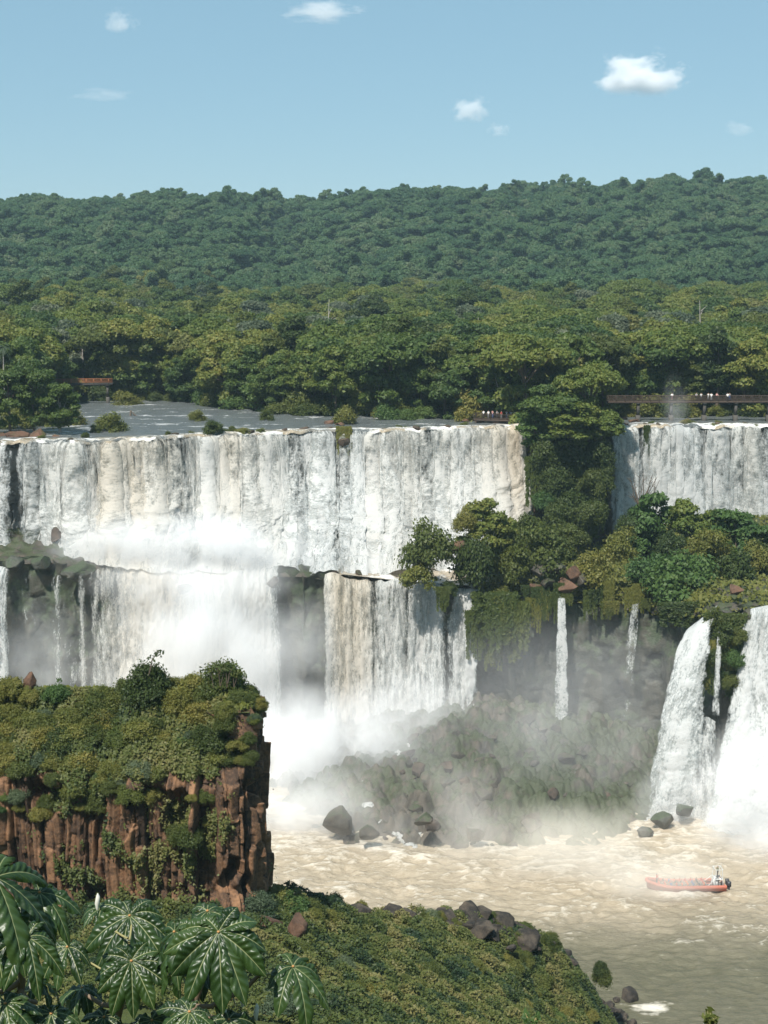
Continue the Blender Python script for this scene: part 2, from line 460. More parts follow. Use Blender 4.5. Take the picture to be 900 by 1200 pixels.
# --- lower lip
LL = [(-160, 655, 268), (-40, 655, 269), (60, 652, 270), (130, 668, 270), (250, 668, 272), (322, 668, 273), (352, 668, 270), (383, 672, 271), (470, 682, 271), (560, 688, 270), (600, 694, 267), (700, 700, 266), (765, 712, 262), (800, 716, 249), (835, 712, 240), (870, 706, 237), (960, 706, 234), (1120, 706, 232)]
LT = pts(LL)
def lmoss(S, Z, t):
    return 0.22 * sst(0.5, 0.0, t)
rock_wall('rock_wall', LT - np.array([0, 0, 0.4]), low(LT, -1.5, -1.0), M['wet_rock'], amp=2.2, seed=21, label='wet mossy lower cliff below the ledge', cat='cliff', kind='structure', moss=lmoss)

# --- shelf between the two tiers
def shelf():
    s, (A, B) = resample((LT, LT), 0.6)
    UT = np.array([lip(*q) for q in UL + UC[1:-1] + UR])
    nv = 70
    w_ = np.linspace(0, 1, nv)
    yb = np.interp(A[:, 0], UT[:, 0], UT[:, 1]) + 3.0
    P = np.zeros((len(s), nv, 3))
    P[..., 0] = A[:, None, 0] * (1 + 0.06 * w_[None, :])
    P[..., 1] = A[:, None, 1] + 1.6 + (yb - A[:, 1] - 1.6)[:, None] * w_[None, :]
    isl = sst(8, 14, P[..., 0])
    P[..., 2] = A[:, None, 2] - 0.5 + w_[None, :] * 3.5 + 2.2 * (fbm(P[..., 0] / 5, P[..., 1] / 5, 0, 4, 31) - 0.5) * (0.5 + isl)
    P[..., 2] += isl * (1.2 * sst(0.15, 0.6, w_)[None, :]) - 3.2 * sst(30, 42, P[..., 0]) * sst(0.1, 0.5, w_)[None, :]
    ci, ca, cb = cell(P[..., 0] / 2.4, P[..., 1] / 2.2, 35); P[..., 2] += 1.6 * (0.3 + ci) * np.clip(0.7 - ca, 0, 1) - 0.5
    P[:, 0, 2] = A[:, 2] - 1.6
    global SHELF
    SHELF = P
    me = mesh('terrain', P.reshape(-1, 3), grid_faces(len(s), nv), M['rubble'], {'v': fbm(P[..., 0] / 3, P[..., 1] / 3, 0, 3, 2), 'moss': 0.1 + 0 * P[..., 0]})
    return obj('terrain', me, label='rocky ledge between the upper and lower tiers of falls', cat='terrain', kind='structure')
shelf()

# --- plateau terrain with the far hill
def bank(X):
    """depth of the far river bank at lateral position X (photo: receding to the left)"""
    return np.interp(X, [-140, -92, -84, -62, -50, -38, -22, 0, 18, 30, 40, 52, 100], [300, 318, 393, 394, 384, 364, 347, 339, 334, 322, 322, 340, 343])
def ground_z(X, Y):
    X, Y = np.asarray(X, float), np.asarray(Y, float)
    b = bank(X * 330 / np.maximum(Y, 200) * 0 + X)
    d = Y - b
    z = np.where(d < 0, ZU - 1.4, ZU - 1.4 + 2.4 * sst(0, 7, d))
    z = z + sst(40, 420, d) * 12.0
    hill = sst(420, 1000, d)
    z = z + hill * (73 + 24 * sst(-260, 330, X) + 16 * (fbm(X / 260, Y / 300, 0, 3, 5) - 0.5))
    z = z + hill * 9 * (fbm(X / 42, Y / 42, 0, 3, 15) - 0.5)
    z = z - sst(1000, 1500, d) * 60
    z = z + sst(30, 120, d) * 3.0 * (fbm(X / 60, Y / 60, 0, 3, 6) - 0.5)
    return z
def plateau():
    ys = np.r_[np.linspace(282, 420, 90), np.linspace(424, 1500, 180), np.array([1600, 1750, 2000, 2300, 2500])]
    xs = np.r_[np.array([-2450, -1900, -1400, -1100]), np.linspace(-800, -130, 68), np.linspace(-125, 130, 130), np.linspace(140, 800, 67), np.array([1100, 1400, 1900, 2450])]
    X, Y = np.meshgrid(xs, ys, indexing='ij')
    UT = np.array([lip(*q) for q in [(-400, 278)] + UL + UC[1:-1] + UR + [(1500, 326)]])
    yl = np.interp(X, UT[:, 0], UT[:, 1]) + 0.4
    Yw = np.maximum(Y, yl + (Y - 282) * 0.02)
    Z = ground_z(X, Yw)
    me = mesh('hills', np.stack([X, Yw, Z], -1).reshape(-1, 3), grid_faces(len(xs), len(ys)), M['forest_floor'], smooth=True)
    obj('hills', me, label='wooded plateau and long low hill beyond the falls', cat='hills', kind='structure')
plateau()

def upper_river():
    xs = np.linspace(-190, 190, 640); n = 150
    UT = np.array([lip(*q) for q in [(-400, 278)] + UL + UC[1:-1] + UR + [(1500, 326)]])
    yl = np.interp(xs, UT[:, 0], UT[:, 1]) - 0.9
    w_ = np.linspace(0, 1, n) ** 1.4
    X = np.repeat(xs[:, None], n, 1); Y = yl[:, None] + w_[None, :] * 110
    d = Y - yl[:, None]
    Z = ZU + 0.35 * (fbm(X / 2.2, Y / 4, 0, 4, 41) - 0.5) * 1.6 + 0.25 * sst(6, 0, d)
    Z -= sst(4.5, 0, d) * (lipdip(xs)[:, None] + 0.15)
    Z[:, 0] -= 0.5
    foam = 0.80 * sst(11, 1, d) * sst(0.34, 0.70, fbm(X / 3, Y / 2, 0, 4, 42)) + 0.52 * sst(0.54, 0.70, fbm(X / 8, Y / 2.2, 0, 4, 43))
    me = mesh('river', np.stack([X, Y, Z], -1).reshape(-1, 3), grid_faces(len(xs), n), M['river_upper'], {'foam': foam, 'milk': 0.05 + 0.95 * sst(9, 0, d) * sst(0.3, 0.6, fbm(X / 5, Y / 3, 0, 2, 44))}, smooth=True)
    obj('river', me, label='grey upper river breaking white at the lip of the falls', cat='river', kind='structure')
upper_river()

# ================================================================== waterfalls
def waterfall(top, bot, dens, label, tint=None, ease=1.0, out=1.2, bulge=1.4, amp=0.9, du=0.16, dz=0.2, seed=1, fade=0.0, foamy=0.55, lump=0.0, px=None, lipback=2.5, layers=2, jt=0, jb=0, group=None, tlo=0.0):
    """curtain of falling water: dens(px)->coverage; strands and gaps by stretched noise"""
    V, Fc, AL, TI, ST, off = [], [], [], [], [], 0
    px = [q[0] for q in px]
    for L in range(layers):
        s, t, P, N, T, B = lofted(top, bot, du, dz, ease, smooth=1.0)
        sp = np.interp(np.linspace(0, 1, len(s)), np.linspace(0, 1, 200), np.interp(np.linspace(0, s[-1], 200), np.r_[0, np.cumsum(np.linalg.norm(np.diff(top[:, :2], axis=0), axis=1))], px))
        S = s[:, None] + 0 * t[None, :]; Zd = np.concatenate([np.zeros((len(s), 1)), np.cumsum(np.linalg.norm(np.diff(P, axis=1), axis=2), axis=1)], 1); tt = t[None, :] + 0 * S
        sw = S + 1.2 * (fbm(S / 6, Zd / 14, L, 2, seed + 3) - 0.5)
        strand = 0.65 * fbm(sw / 0.62, Zd / 4.2 + L * 7, L, 4, seed) + 0.35 * fbm(sw / 2.2, Zd / 9.0 + L * 5, L, 3, seed + 2)
        fine = fbm(sw / 0.42, Zd / 1.2 + L * 3, L, 3, seed + 7)
        big = fbm(sw / 4.5, Zd / 26.0, L + 3, 3, seed + 11)
        clump = fbm(sw / 0.8, Zd / 1.9, L, 4, seed + 13)
        d = out * (0.45 + 0.75 * L) + bulge * np.sqrt(tt) + amp * (0.5 * (big - 0.5) + 0.7 * (strand - 0.5) + 0.5 * (fine - 0.5))
        d += (0.25 + foamy * sst(0.15, 0.8, tt)) * amp * 0.75 * (clump - 0.5)
        if lump > 0:
            P[..., 2] += lump * sst(0.5, 0.85, tt) * sst(1.0, 0.93, tt) * 1.5 * (fbm(S / 3.0, Zd / 3.2, L, 5, seed + 23) - 0.45)
            d += lump * sst(0.35, 0.8, tt) * 1.8 * (fbm(S / 3.5, Zd / 2.4, L, 4, seed + 23) - 0.45)
        if jb: d = d * (1 - 0.92 * sst(0.72, 1.0, tt))
        d = np.maximum(d, 0.12)
        P[..., 0] += N[:, None, 0] * d; P[..., 1] += N[:, None, 1] * d
        # water rolls over the lip
        k = np.exp(-Zd / 0.55)
        P[..., 0] -= N[:, None, 0] * (d + 0.5) * k; P[..., 1] -= N[:, None, 1] * (d + 0.5) * k
        P[..., 2] += 0.30 + zj(P[..., 0]) * (jt * (1 - tt) + jb * tt ** 3)
        P[..., 1] += yj(P[..., 0]) * (jt * (1 - tt) + jb * tt ** 3)
        D = dens(sp)[:, None] if callable(dens) else dens
        al = D - 0.36 + (2.1 if L else 1.4) * (strand - 0.5) + (1.0 if L else 0.7) * (big - 0.5) + 0.6 * (fine - 0.5) + (0.30 - fade) * tt + (-0.20 if L else 0.08)
        al *= 1.0 if jb else sst(1.0, 0.93, tt) * 0.6 + 0.4
        edge = np.minimum(s, s[-1] - s)[:, None] + 0 * S
        al = al - 0.9 * sst(min(0.9, 0.14 * s[-1]), 0.0, edge + min(1.3, 0.4 * s[-1]) * (fbm(Zd / 2.2, Zd * 0 + (S > s[-1] / 2) * 7, L, 4, seed) - 0.5))
        ti = (tint(sp)[:, None] if tint is not None else 0.06) * (0.35 + 1.1 * fbm(sw / 2.2, Zd / 30, L, 3, seed + 31)) * (1 - 0.45 * tt) + tlo
        V.append(P.reshape(-1, 3)); Fc.append(grid_faces(len(s), len(t), off)[:, ::-1]); off += P.shape[0] * P.shape[1]
        AL.append(al.ravel()); TI.append(np.clip(ti, 0, 1).ravel()); ST.append(np.stack([sw + 40 * L, Zd, 0 * S + L * 9 + seed], -1).reshape(-1, 3))
    V, Fc, AL = np.concatenate(V), np.concatenate(Fc), np.concatenate(AL)
    keep = AL[Fc].max(1) > -0.35
    me = mesh('waterfall', V, Fc[keep], M['falls'], {'alpha': AL, 'tint': np.concatenate(TI)}, smooth=True, uv=np.concatenate(ST))
    return obj('waterfall', me, label=label, cat='waterfall', group=group)

def prof(*kv):
    a = np.array(kv, float)
    return lambda p: np.interp(p, a[:, 0], a[:, 1])

def fall_pts(L):
    T = np.array([lip(p, y) for p, y in L]); T[:, 2] -= lipdip(T[:, 0]); return T
def both(L, Bt):
    """lip line with the shared unevenness, and bottom points interpolated to match"""
    px = np.array([q[0] for q in L], float); D = [q for q in dens_line(L)]
    x = np.array([q[0] for q in D]); k = (np.interp(x, px, np.arange(len(px))))
    B_ = np.stack([np.interp(k, np.arange(len(px)), Bt[:, c]) for c in range(3)], -1)
    return D, fall_pts(D), B_

# A: broad upper cascade, ends on the ledge with a sloping apron
LA = [(22, 284), (60, 285.5), (130, 287), (250, 298), (330, 306), (420, 309), (520, 314), (616, 319)]
BA = pts([(22, 650, 280), (60, 655, 277), (134, 671, 268.6), (250, 671, 271), (330, 667, 273.5), (420, 676, 271.6), (520, 668, 280), (628, 604, 310)])
LA, TA, BA = both(LA, BA)
waterfall(TA, BA, prof((20, .25), (34, .7), (42, .35), (50, .75), (80, .95), (100, .8), (112, .7), (140, 1.1), (180, .9), (196, .68), (222, .62), (240, 1.15), (285, 1.05), (300, .95), (330, 1.15), (345, .66), (372, .7), (384, .8), (397, .3), (410, .85), (430, 1.15), (462, .75), (480, 1.0), (500, .7), (520, 1.05), (548, .8), (570, 1.1), (616, 1.05)),
          'broad white upper cascade pouring over the long rock lip', prof((0, .05), (80, .2), (130, .5), (180, .45), (240, .2), (262, .5), (290, .35), (340, .15), (430, .15), (440, .3), (530, .2), (575, .3), (600, .75), (616, .5)), jb=1, ease=2.9, amp=0.62, lump=1.5, seed=51, dz=0.14, px=LA)
# thin strands at the far left
LB = [(-120, 281), (-40, 282), (0, 283), (10, 283), (24, 284)]
LB, TB, BB = both(LB, pts([(-120, 660, 277), (-40, 660, 278), (0, 660, 279), (10, 660, 279), (24, 655, 280)]))
waterfall(TB, BB, prof((-120, .6), (-30, .5), (-12, .2), (-4, .9), (6, .8), (12, 0), (24, .05)), 'thin white strand falling beside the red rock ledge', ease=1.6, seed=61, px=LB, layers=1, lump=1.0)
# right upper fall
LC = [(714, 318.5), (760, 320), (830, 321.5), (900, 322), (1000, 323), (1120, 324)]
LC, TC, BC = both(LC, low(fall_pts(LC), 32.0, -2.0))
waterfall(TC, BC, prof((714, .7), (724, .95), (745, .9), (750, .4), (757, .95), (815, 1.0), (820, .4), (830, .55), (838, .8), (850, .85), (857, .4), (862, .85), (868, .55), (875, .9), (888, .7), (900, .6), (960, .8), (1120, .9)),
          'straight white upper cascade falling beneath the long walkway', prof((714, .1), (728, .35), (745, .15), (800, .1), (860, .15), (875, .3), (900, .1), (1120, .1)), seed=71, px=LC, bulge=1.0, amp=0.6)
# lower tier
LD = [(-150, 660, 268.5), (-40, 660, 269), (40, 668, 269), (90, 672, 269), (130, 672, 269.5), (160, 668, 270.5), (250, 668, 272), (332, 668, 272.5)]
TD = pts(LD)
waterfall(TD, low(TD, 0.0, -2.0), prof((-150, .8), (-20, .7), (-4, .75), (8, .75), (14, -.2), (62, -.15), (70, .30), (76, -.2), (92, -.1), (97, .75), (102, -.1), (110, .45), (116, .45), (121, .5), (128, .75), (136, .7), (145, 1.2), (200, 1.4), (300, 1.35), (318, 1.1), (332, .5)),
          'wide misty lower curtain beneath the broad upper cascade', prof((0, .05), (140, .35), (180, .5), (230, .35), (332, .1)), jt=1, seed=81, px=LD, amp=1.2, foamy=0.9)
LE = [(378, 676, 270.5), (410, 678, 270.8), (440, 681, 270.8), (480, 684, 270.5), (530, 686, 270), (562, 689, 269.5)]
TE = pts(LE)
waterfall(TE, low(TE, 3.0, -2.2), prof((378, .7), (386, 1.0), (432, 1.05), (438, .6), (446, .85), (470, .85), (477, .45), (485, .95), (516, .95), (524, .2), (530, .35), (536, .95), (555, .9), (562, .5)),
          'tan streaked lower curtain beside the dark mossy buttress', prof((378, .25), (396, .6), (425, .5), (446, .22), (480, .2), (562, .1)), jt=1, seed=91, px=LE, amp=0.9)
# thin falls down the shaded cliff
LF = [(653, 695, 265.5), (657, 696, 265.3), (661, 695, 265.5)]
BF = pts([(647, 886, 259), (658, 888, 258.6), (668, 886, 259)])
waterfall(pts(LF), BF, prof((652, .6), (657, .95), (662, .6)), 'single slender white fall down the shaded cliff', ease=0.55, seed=101, fade=0.75, px=LF, amp=0.25, out=0.5, bulge=0.3, du=0.08, dz=0.15)
LG = [(742, 706, 263), (748, 707, 262.6), (754, 708, 262.6)]
waterfall(pts(LG), pts([(722, 842, 259), (730, 846, 258), (740, 842, 258)]), prof((742, .25), (748, .5), (754, .35)), 'faint broken trickle down the shaded cliff', ease=0.6, seed=106, fade=0.7, px=LG, amp=0.3, out=0.5, bulge=0.3, du=0.1, layers=1)
# right lower falls
LH = [(814, 734, 240.8), (830, 720, 239.5), (843, 710, 239)]
waterfall(pts(LH), pts([(756, 962, 227), (788, 966, 226.5), (822, 968, 227)]), prof((814, .8), (832, 1.2), (843, .8)), 'leaning white fall spreading down left of the mossy rock rib', ease=0.42, seed=111, fade=0.35, px=LH, amp=0.7, out=0.5, bulge=0.3, foamy=0.9, lump=0.6)
LI = [(868, 722, 236.5), (880, 716, 236), (900, 712, 235.5), (960, 708, 234), (1060, 706, 233)]
waterfall(pts(LI), pts([(812, 1000, 221.5), (840, 1006, 219.5), (900, 1008, 219), (975, 1008, 218.5), (1060, 1008, 218)]), prof((868, .85), (885, 1.1), (940, 1.05), (1060, 1.0)), 'heavy white lower fall bursting into spray beside the mossy rib', ease=1.5, seed=121, px=LI, amp=1.0, out=0.6, bulge=0.4, foamy=1.1, lump=1.2)

LJ = [(840, 742, 234.8), (844, 742, 234.6), (848, 743, 234.6)]
waterfall(pts(LJ), pts([(832, 838, 231.5), (838, 840, 231), (845, 840, 231)]), prof((840, .5), (844, .9), (848, .5)), 'thin white strand running down the face of the mossy rib', ease=0.8, seed=131, fade=0.5, px=LJ, amp=0.25, out=0.5, bulge=0.3, du=0.08, layers=1)
LK = [(818, 846, 231.5), (828, 842, 231), (840, 850, 230.5)]
waterfall(pts(LK), pts([(806, 962, 226.5), (826, 966, 226), (846, 968, 225.5)]), prof((818, .35), (828, .75), (840, .45)), 'broken low spill frothing between the two lower falls', ease=0.8, seed=137, fade=0.2, px=LK, amp=0.5, out=0.5, bulge=0.3, du=0.1)
# foaming water on the ledge
def ledge_water(px0, px1, label, seed, rough=1.0, far=99.0):
    s, (A,) = resample((LT,), 0.3)
    sx = np.array([project(a)[0] for a in A])
    A = A[(sx > px0) & (sx < px1)]
    nv = 90; w_ = np.linspace(0, 1, nv)
    UT = np.array([lip(*q) for q in UL + UC[1:-1] + UR])
    yb = np.interp(A[:, 0], UT[:, 0], UT[:, 1]) - 3
    yb = np.minimum(yb, A[:, 1] + far)
    P = np.zeros((len(A), nv, 3))
    P[..., 0] = A[:, None, 0] * (1 + 0.05 * w_)
    apx = project(A)[0]; back = 4.0 * sst(318, 328, apx) * sst(392, 382, apx)
    P[..., 1] = A[:, None, 1] - 0.15 + back[:, None] * (1 - w_) + (yb - A[:, 1])[:, None] * w_
    b = fbm(P[..., 0] / 3.2, P[..., 1] / 3.2, 0, 5, seed)
    P[..., 2] = A[:, None, 2] + 0.22 + w_ * 2.6 + 2.4 * rough * (b - 0.5) * sst(0, 0.15, w_) + rough * (fbm(P[..., 0] / .9, P[..., 1] / .9, 0, 3, seed) - .5) * sst(0, 0.12, w_)
    P[..., 2] -= (0.9 * back / 4)[:, None] * (1 - w_)
    foam = 0.30 + 1.6 * (b - 0.45)
    e = np.minimum(np.arange(len(A)), len(A) - 1 - np.arange(len(A)))[:, None] * 0.3
    P[..., 2] -= 1.8 * sst(3, 0, e)
    me = mesh('river', P.reshape(-1, 3), grid_faces(len(A), nv), M['white_water'], {'foam': foam, 'milk': 0.8 + 0 * foam}, smooth=True)
    obj('river', me, label=label, cat='river', kind='structure')
ledge_water(384, 566, 'foaming white water on the ledge above the tan streaked curtain', 141)
0 and ledge_water(868, 1120, 'white water running over the ledge above the heavy lower fall', 143, 0.35, 5.0)

# ================================================================== lower river
def lower_river():
    xs = np.arange(-75, 95, 0.24); ys = np.arange(148, 268, 0.30)
    X, Y = np.meshgrid(xs, ys, indexing='ij')
    wx = X + 3.0 * (fbm(X / 9, Y / 9, 0, 2, 201) - 0.5); wy = Y + 3.0 * (fbm(X / 9, Y / 9, 5, 2, 202) - 0.5)
    sw = fbm(wx / 7.5, wy / 4.2, 0, 3, 203); md = 1 - np.abs(2 * fbm(wx / 3.2, wy / 1.9, 0, 3, 204) - 1); fi = fbm(wx / 0.9, wy / 0.6, 0, 3, 205)
    rough = np.clip((Y - 160) / 45 + 0.25 + 0.15 * sst(10, 40, X), 0.35, 1.0)
    Z = rough * (1.6 * (sw - 0.5) + 0.75 * (md - 0.6) + 0.28 * (fi - 0.5))
    Zm = np.minimum(Y * 0 + 1, 1)
    # milky tan near the falls, greener and calmer towards the viewer
    milk = sst(171, 196, Y + 10 * (fbm(X / 14, Y / 8, 0, 3, 206) - 0.5) - 0.06 * X)
    foam = 0.17 + 0.7 * (md - 0.62) + 0.5 * (sw - 0.5) + 0.10 * sst(188, 206, Y) - 0.16 * sst(186, 168, Y)
    cx, cy_ = onz(762, 1182, 0)[:2]
    foam += 0.75 * np.exp(-(((X - cx) / 2.0) ** 2 + ((Y - cy_) / 1.6) ** 2))
    bx, by = onz(795, 1046, 0)[:2]
    foam += 0.45 * np.exp(-(((X - bx) / 4.5) ** 2 + ((Y - by + 1.2) / 0.9) ** 2))
    me = mesh('river', np.stack([X, Y, Z * Zm], -1).reshape(-1, 3), grid_faces(len(xs), len(ys)), M['river'], {'foam': foam, 'milk': milk}, smooth=True)
    obj('river', me, label='churning tan river in the gorge below the falls', cat='river', kind='structure')
lower_river()
v, f = np.array([[-2500, -190, -4], [2500, -190, -4], [2500, 2550, -4], [-2500, 2550, -4]], float), np.array([[0, 1, 2, 3]])
obj('ground', mesh('ground', v, f, M['forest_floor']), label='wide ground below everything out to the horizon', cat='ground', kind='structure')

# rubble fan at the foot of the shaded cliff
MC = [(420, 930), (470, 905), (540, 872), (600, 872), (660, 900), (740, 930)]
def mound_z(X, Y):
    px, _ = project(np.stack([X, Y, 3 + 0 * X], -1))
    front = np.interp(px, [300, 350, 400, 470, 560, 640, 700, 760, 820, 900], [222, 214, 211.5, 210.5, 211, 212, 213, 216, 218, 218])
    back = 262.0
    top = np.interp(px, [300, 360, 420, 470, 520, 560, 600, 640, 700, 750, 800, 900], [-1.2, 1.2, 3.8, 4.9, 6.6, 7.6, 7.0, 6.0, 4.6, 2.4, 0.5, -0.5])
    w_ = np.clip((Y - front) / (back - 6 - front), 0, 1.2)
    z = -1.8 + (top + 1.8) * np.clip(w_, 0, 1) ** 0.75
    z += sst(0.0, 0.12, w_) * (2.2 * (fbm(X / 5, Y / 5, 0, 4, 221) - 0.5))
    return z
def mound():
    xs = np.arange(-26, 58, 0.22); ys = np.arange(207, 270, 0.3)
    X, Y = np.meshgrid(xs, ys, indexing='ij')
    Z = mound_z(X, Y)
    i1, a1, b1 = cell(X / 2.4, Y / 2.2, 5); i2, a2, b2 = cell(X / 0.95, Y / 0.95, 6)
    up = sst(-1.8, 0.0, Z)
    i3, a3, b3 = cell(X / 4.6, Y / 4.2, 7)
    Z = Z + up * (1.7 * (0.3 + i3) * np.sqrt(np.clip(1 - (a3 / 0.66) ** 2, 0, 1)) + 1.25 * (0.3 + i1) * np.sqrt(np.clip(1 - (a1 / 0.64) ** 2, 0, 1)) + 0.6 * (0.3 + i2) * np.sqrt(np.clip(1 - (a2 / 0.6) ** 2, 0, 1)) - 0.9)
    gv = 0.35 * (fbm(X / 9, Y / 9, 0, 3, 9) - 0.5) * 2 + 0.25 * sst(14, 30, X) + 0.1
    me = mesh('terrain', np.stack([X, Y, Z], -1).reshape(-1, 3), grid_faces(len(xs), len(ys)), M['rubble'], {'v': 0.5 * i1 + 0.5 * i2, 'moss': gv})
    obj('terrain', me, label='rubble fan of mossy broken rock at the foot of the shaded cliff', cat='rubble', kind='structure')
mound()
# ================================================================== vegetation prototypes
def leaf_quads(C, Nrm, size, rng, aspect=1.7, jit=0.7):
    """one rhombic leaf spray per centre, roughly facing Nrm"""
    n = len(C)
    N = Nrm + jit * rng.normal(size=(n, 3)); N /= np.linalg.norm(N, axis=1)[:, None] + 1e-9
    a = np.cross(N, rng.normal(size=(n, 3))); a /= np.linalg.norm(a, axis=1)[:, None] + 1e-9
    b = np.cross(N, a)
    s = (np.asarray(size) * rng.uniform(0.6, 1.35, n))[:, None]
    L, W = s * aspect * 0.5, s * 0.5
    V = np.stack([C - a * L, C - b * W + a * L * 0.15 - N * s * 0.12, C + a * L, C + b * W + a * L * 0.15 - N * s * 0.12], 1).reshape(-1, 3)
    Fc = np.arange(4 * n).reshape(-1, 4)
    v = np.repeat(rng.uniform(0, 1, n), 4)
    return V, Fc, v

def clumps(centres, radii, per, leaf, rng, flat=0.75, jit=0.7, under=0.25, shag=0.0):
    """leaf sprays over the shells of many clumps"""
    Cs, Ns, vs_ = [], [], []
    for c, r in zip(centres, radii):
        n = max(8, int(per * r * r))
        d = rng.normal(size=(n, 3)); d /= np.linalg.norm(d, axis=1)[:, None]
        flip = (d[:, 2] < 0) & (rng.uniform(size=n) > under); d[flip, 2] *= -1
        rr = r * (0.62 - 0.1 * shag + (0.45 + 0.6 * shag) * rng.uniform(size=n) ** (0.7 + 1.2 * shag)) * (0.8 + 0.35 * vn(d[:, 0] * 2 + c[0], d[:, 1] * 2 + c[1], d[:, 2] * 2))
        p = np.asarray(c) + d * rr[:, None] * np.array([1, 1, flat])
        Cs.append(p); Ns.append(d + np.array([0, 0, 0.35])); vs_.append(np.full(n, rng.uniform(-0.25, 0.25)))
    C, N, dv = np.concatenate(Cs), np.concatenate(Ns), np.concatenate(vs_)
    V, Fc, v = leaf_quads(C, N, leaf, rng, jit=jit)
    return V, Fc, np.clip(v + np.repeat(dv, 4), 0, 1)

def tree_proto(kind, seed, mat, H=15.0, W=5.2):
    """crown mesh + trunk mesh, base at the origin"""
    rng = np.random.default_rng(seed)
    cs, rs, limbs = [], [], []
    trunk_top = H * {'dome': 0.5, 'umbrella': 0.62, 'tall': 0.45, 'round': 0.35}[kind]
    low_n = 9
    n = {'dome': 34, 'umbrella': 30, 'tall': 30, 'round': 36}[kind]
    for i in range(n):
        a = rng.uniform(0, 2 * np.pi); q = math.sqrt(rng.uniform(0.0, 1))
        if kind == 'umbrella':
            r = W * 1.1 * q; z = H * (0.86 - 0.16 * q * q) + rng.uniform(-0.9, 0.7)
        elif kind == 'tall':
            zz = rng.uniform(0.4, 0.97); r = W * 0.75 * q * (1.15 - abs(zz - 0.6)); z = H * zz
        elif kind == 'round':
            zz = rng.uniform(0.25, 0.95); r = W * 1.0 * q * math.sqrt(max(0.08, 1 - ((zz - 0.5) / 0.5) ** 2)); z = H * zz
        else:
            r = W * q; z = H * (0.93 - 0.45 * q * q) + rng.uniform(-1.2, 0.6)
        p = np.array([r * math.cos(a), r * math.sin(a), z]); cs.append(p); rs.append(rng.uniform(0.20, 0.36) * W)
        if i % 4 == 0: limbs.append(p)
    for i in range(low_n):                    # lower boughs and climbers round the trunk
        a = rng.uniform(0, 2 * np.pi); r = W * rng.uniform(0.15, 0.75); cs.append(np.array([r * math.cos(a), r * math.sin(a), H * rng.uniform(0.08, 0.5)])); rs.append(rng.uniform(0.2, 0.32) * W)
    V, Fc, v = clumps(cs, rs, 185, 0.40, rng, flat=0.68, shag=0.55)
    crown = mesh('crown', V, Fc, mat, {'v': v})
    base = np.array([0, 0, -1.0]); top = np.array([rng.uniform(-.5, .5), rng.uniform(-.5, .5), trunk_top])
    mid = (base + top) / 2 + np.array([rng.uniform(-.4, .4), rng.uniform(-.4, .4), 0])
    parts = [tube([base, mid, top, top + [0, 0, H * 0.25]], [0.38, 0.28, 0.22, 0.08], 7)]
    for p in limbs:
        m_ = (top + p) / 2 + np.array([0, 0, -0.5])
        parts.append(tube([top - [0, 0, rng.uniform(0, trunk_top * 0.3)], m_, p], [0.16, 0.11, 0.05], 5))
    v2, f2 = join(parts)
    trunk = mesh('trunk', v2, f2, M['bark'] if seed % 3 else M['pale_bark'], {'v': np.zeros(len(v2))}, smooth=True)
    return crown, trunk

def shrub_proto(seed, mat, n=16, leaf=0.095, per=420, flat=0.8, tall=1.0, name='foliage', dense=1.9):
    """unit dome of leaf sprays: radius 1, base at the origin"""
    rng = np.random.default_rng(seed)
    cs, rs = [], []
    n = int(n * dense)
    for i in range(n):
        a = rng.uniform(0, 2 * np.pi); q = math.sqrt(rng.uniform(0, 1)); z = math.sqrt(max(0.0, 1 - q * q)) * rng.uniform(0.35, 0.85)
        cs.append(np.array([0.72 * q * math.cos(a), 0.72 * q * math.sin(a), z * tall * rng.uniform(0.75, 1.25)])); rs.append(rng.uniform(0.14, 0.40))
    V, Fc, v = clumps(cs, rs, per / 0.12 * 0.16 * 4.6, leaf * 0.66, rng, flat=flat, under=0.5, shag=0.8)
    return mesh(name, V, Fc, mat, {'v': v})

def drape_proto(seed, mat, leaf=0.05, n=5200):
    """hanging mat of creepers: unit wide, one unit tall, thin in depth"""
    rng = np.random.default_rng(seed)
    k = 34
    sx = rng.uniform(-0.5, 0.5, k); sl = rng.uniform(0.15, 1.0, k) ** 1.3; sy = rng.uniform(-0.16, 0.0, k)
    i = rng.integers(0, k, n); t = rng.uniform(0, 1, n) ** 0.8
    C = np.stack([sx[i] + rng.normal(size=n) * 0.05 * (1.2 - 0.6 * t), sy[i] + rng.normal(size=n) * 0.045, 0.08 - t * sl[i]], -1)
    N = np.tile(np.array([0, -1.0, 0.5]), (n, 1))
    V, Fc, v = leaf_quads(C, N, leaf, rng, aspect=2.0)
    return mesh('foliage', V, Fc, mat, {'v': v})

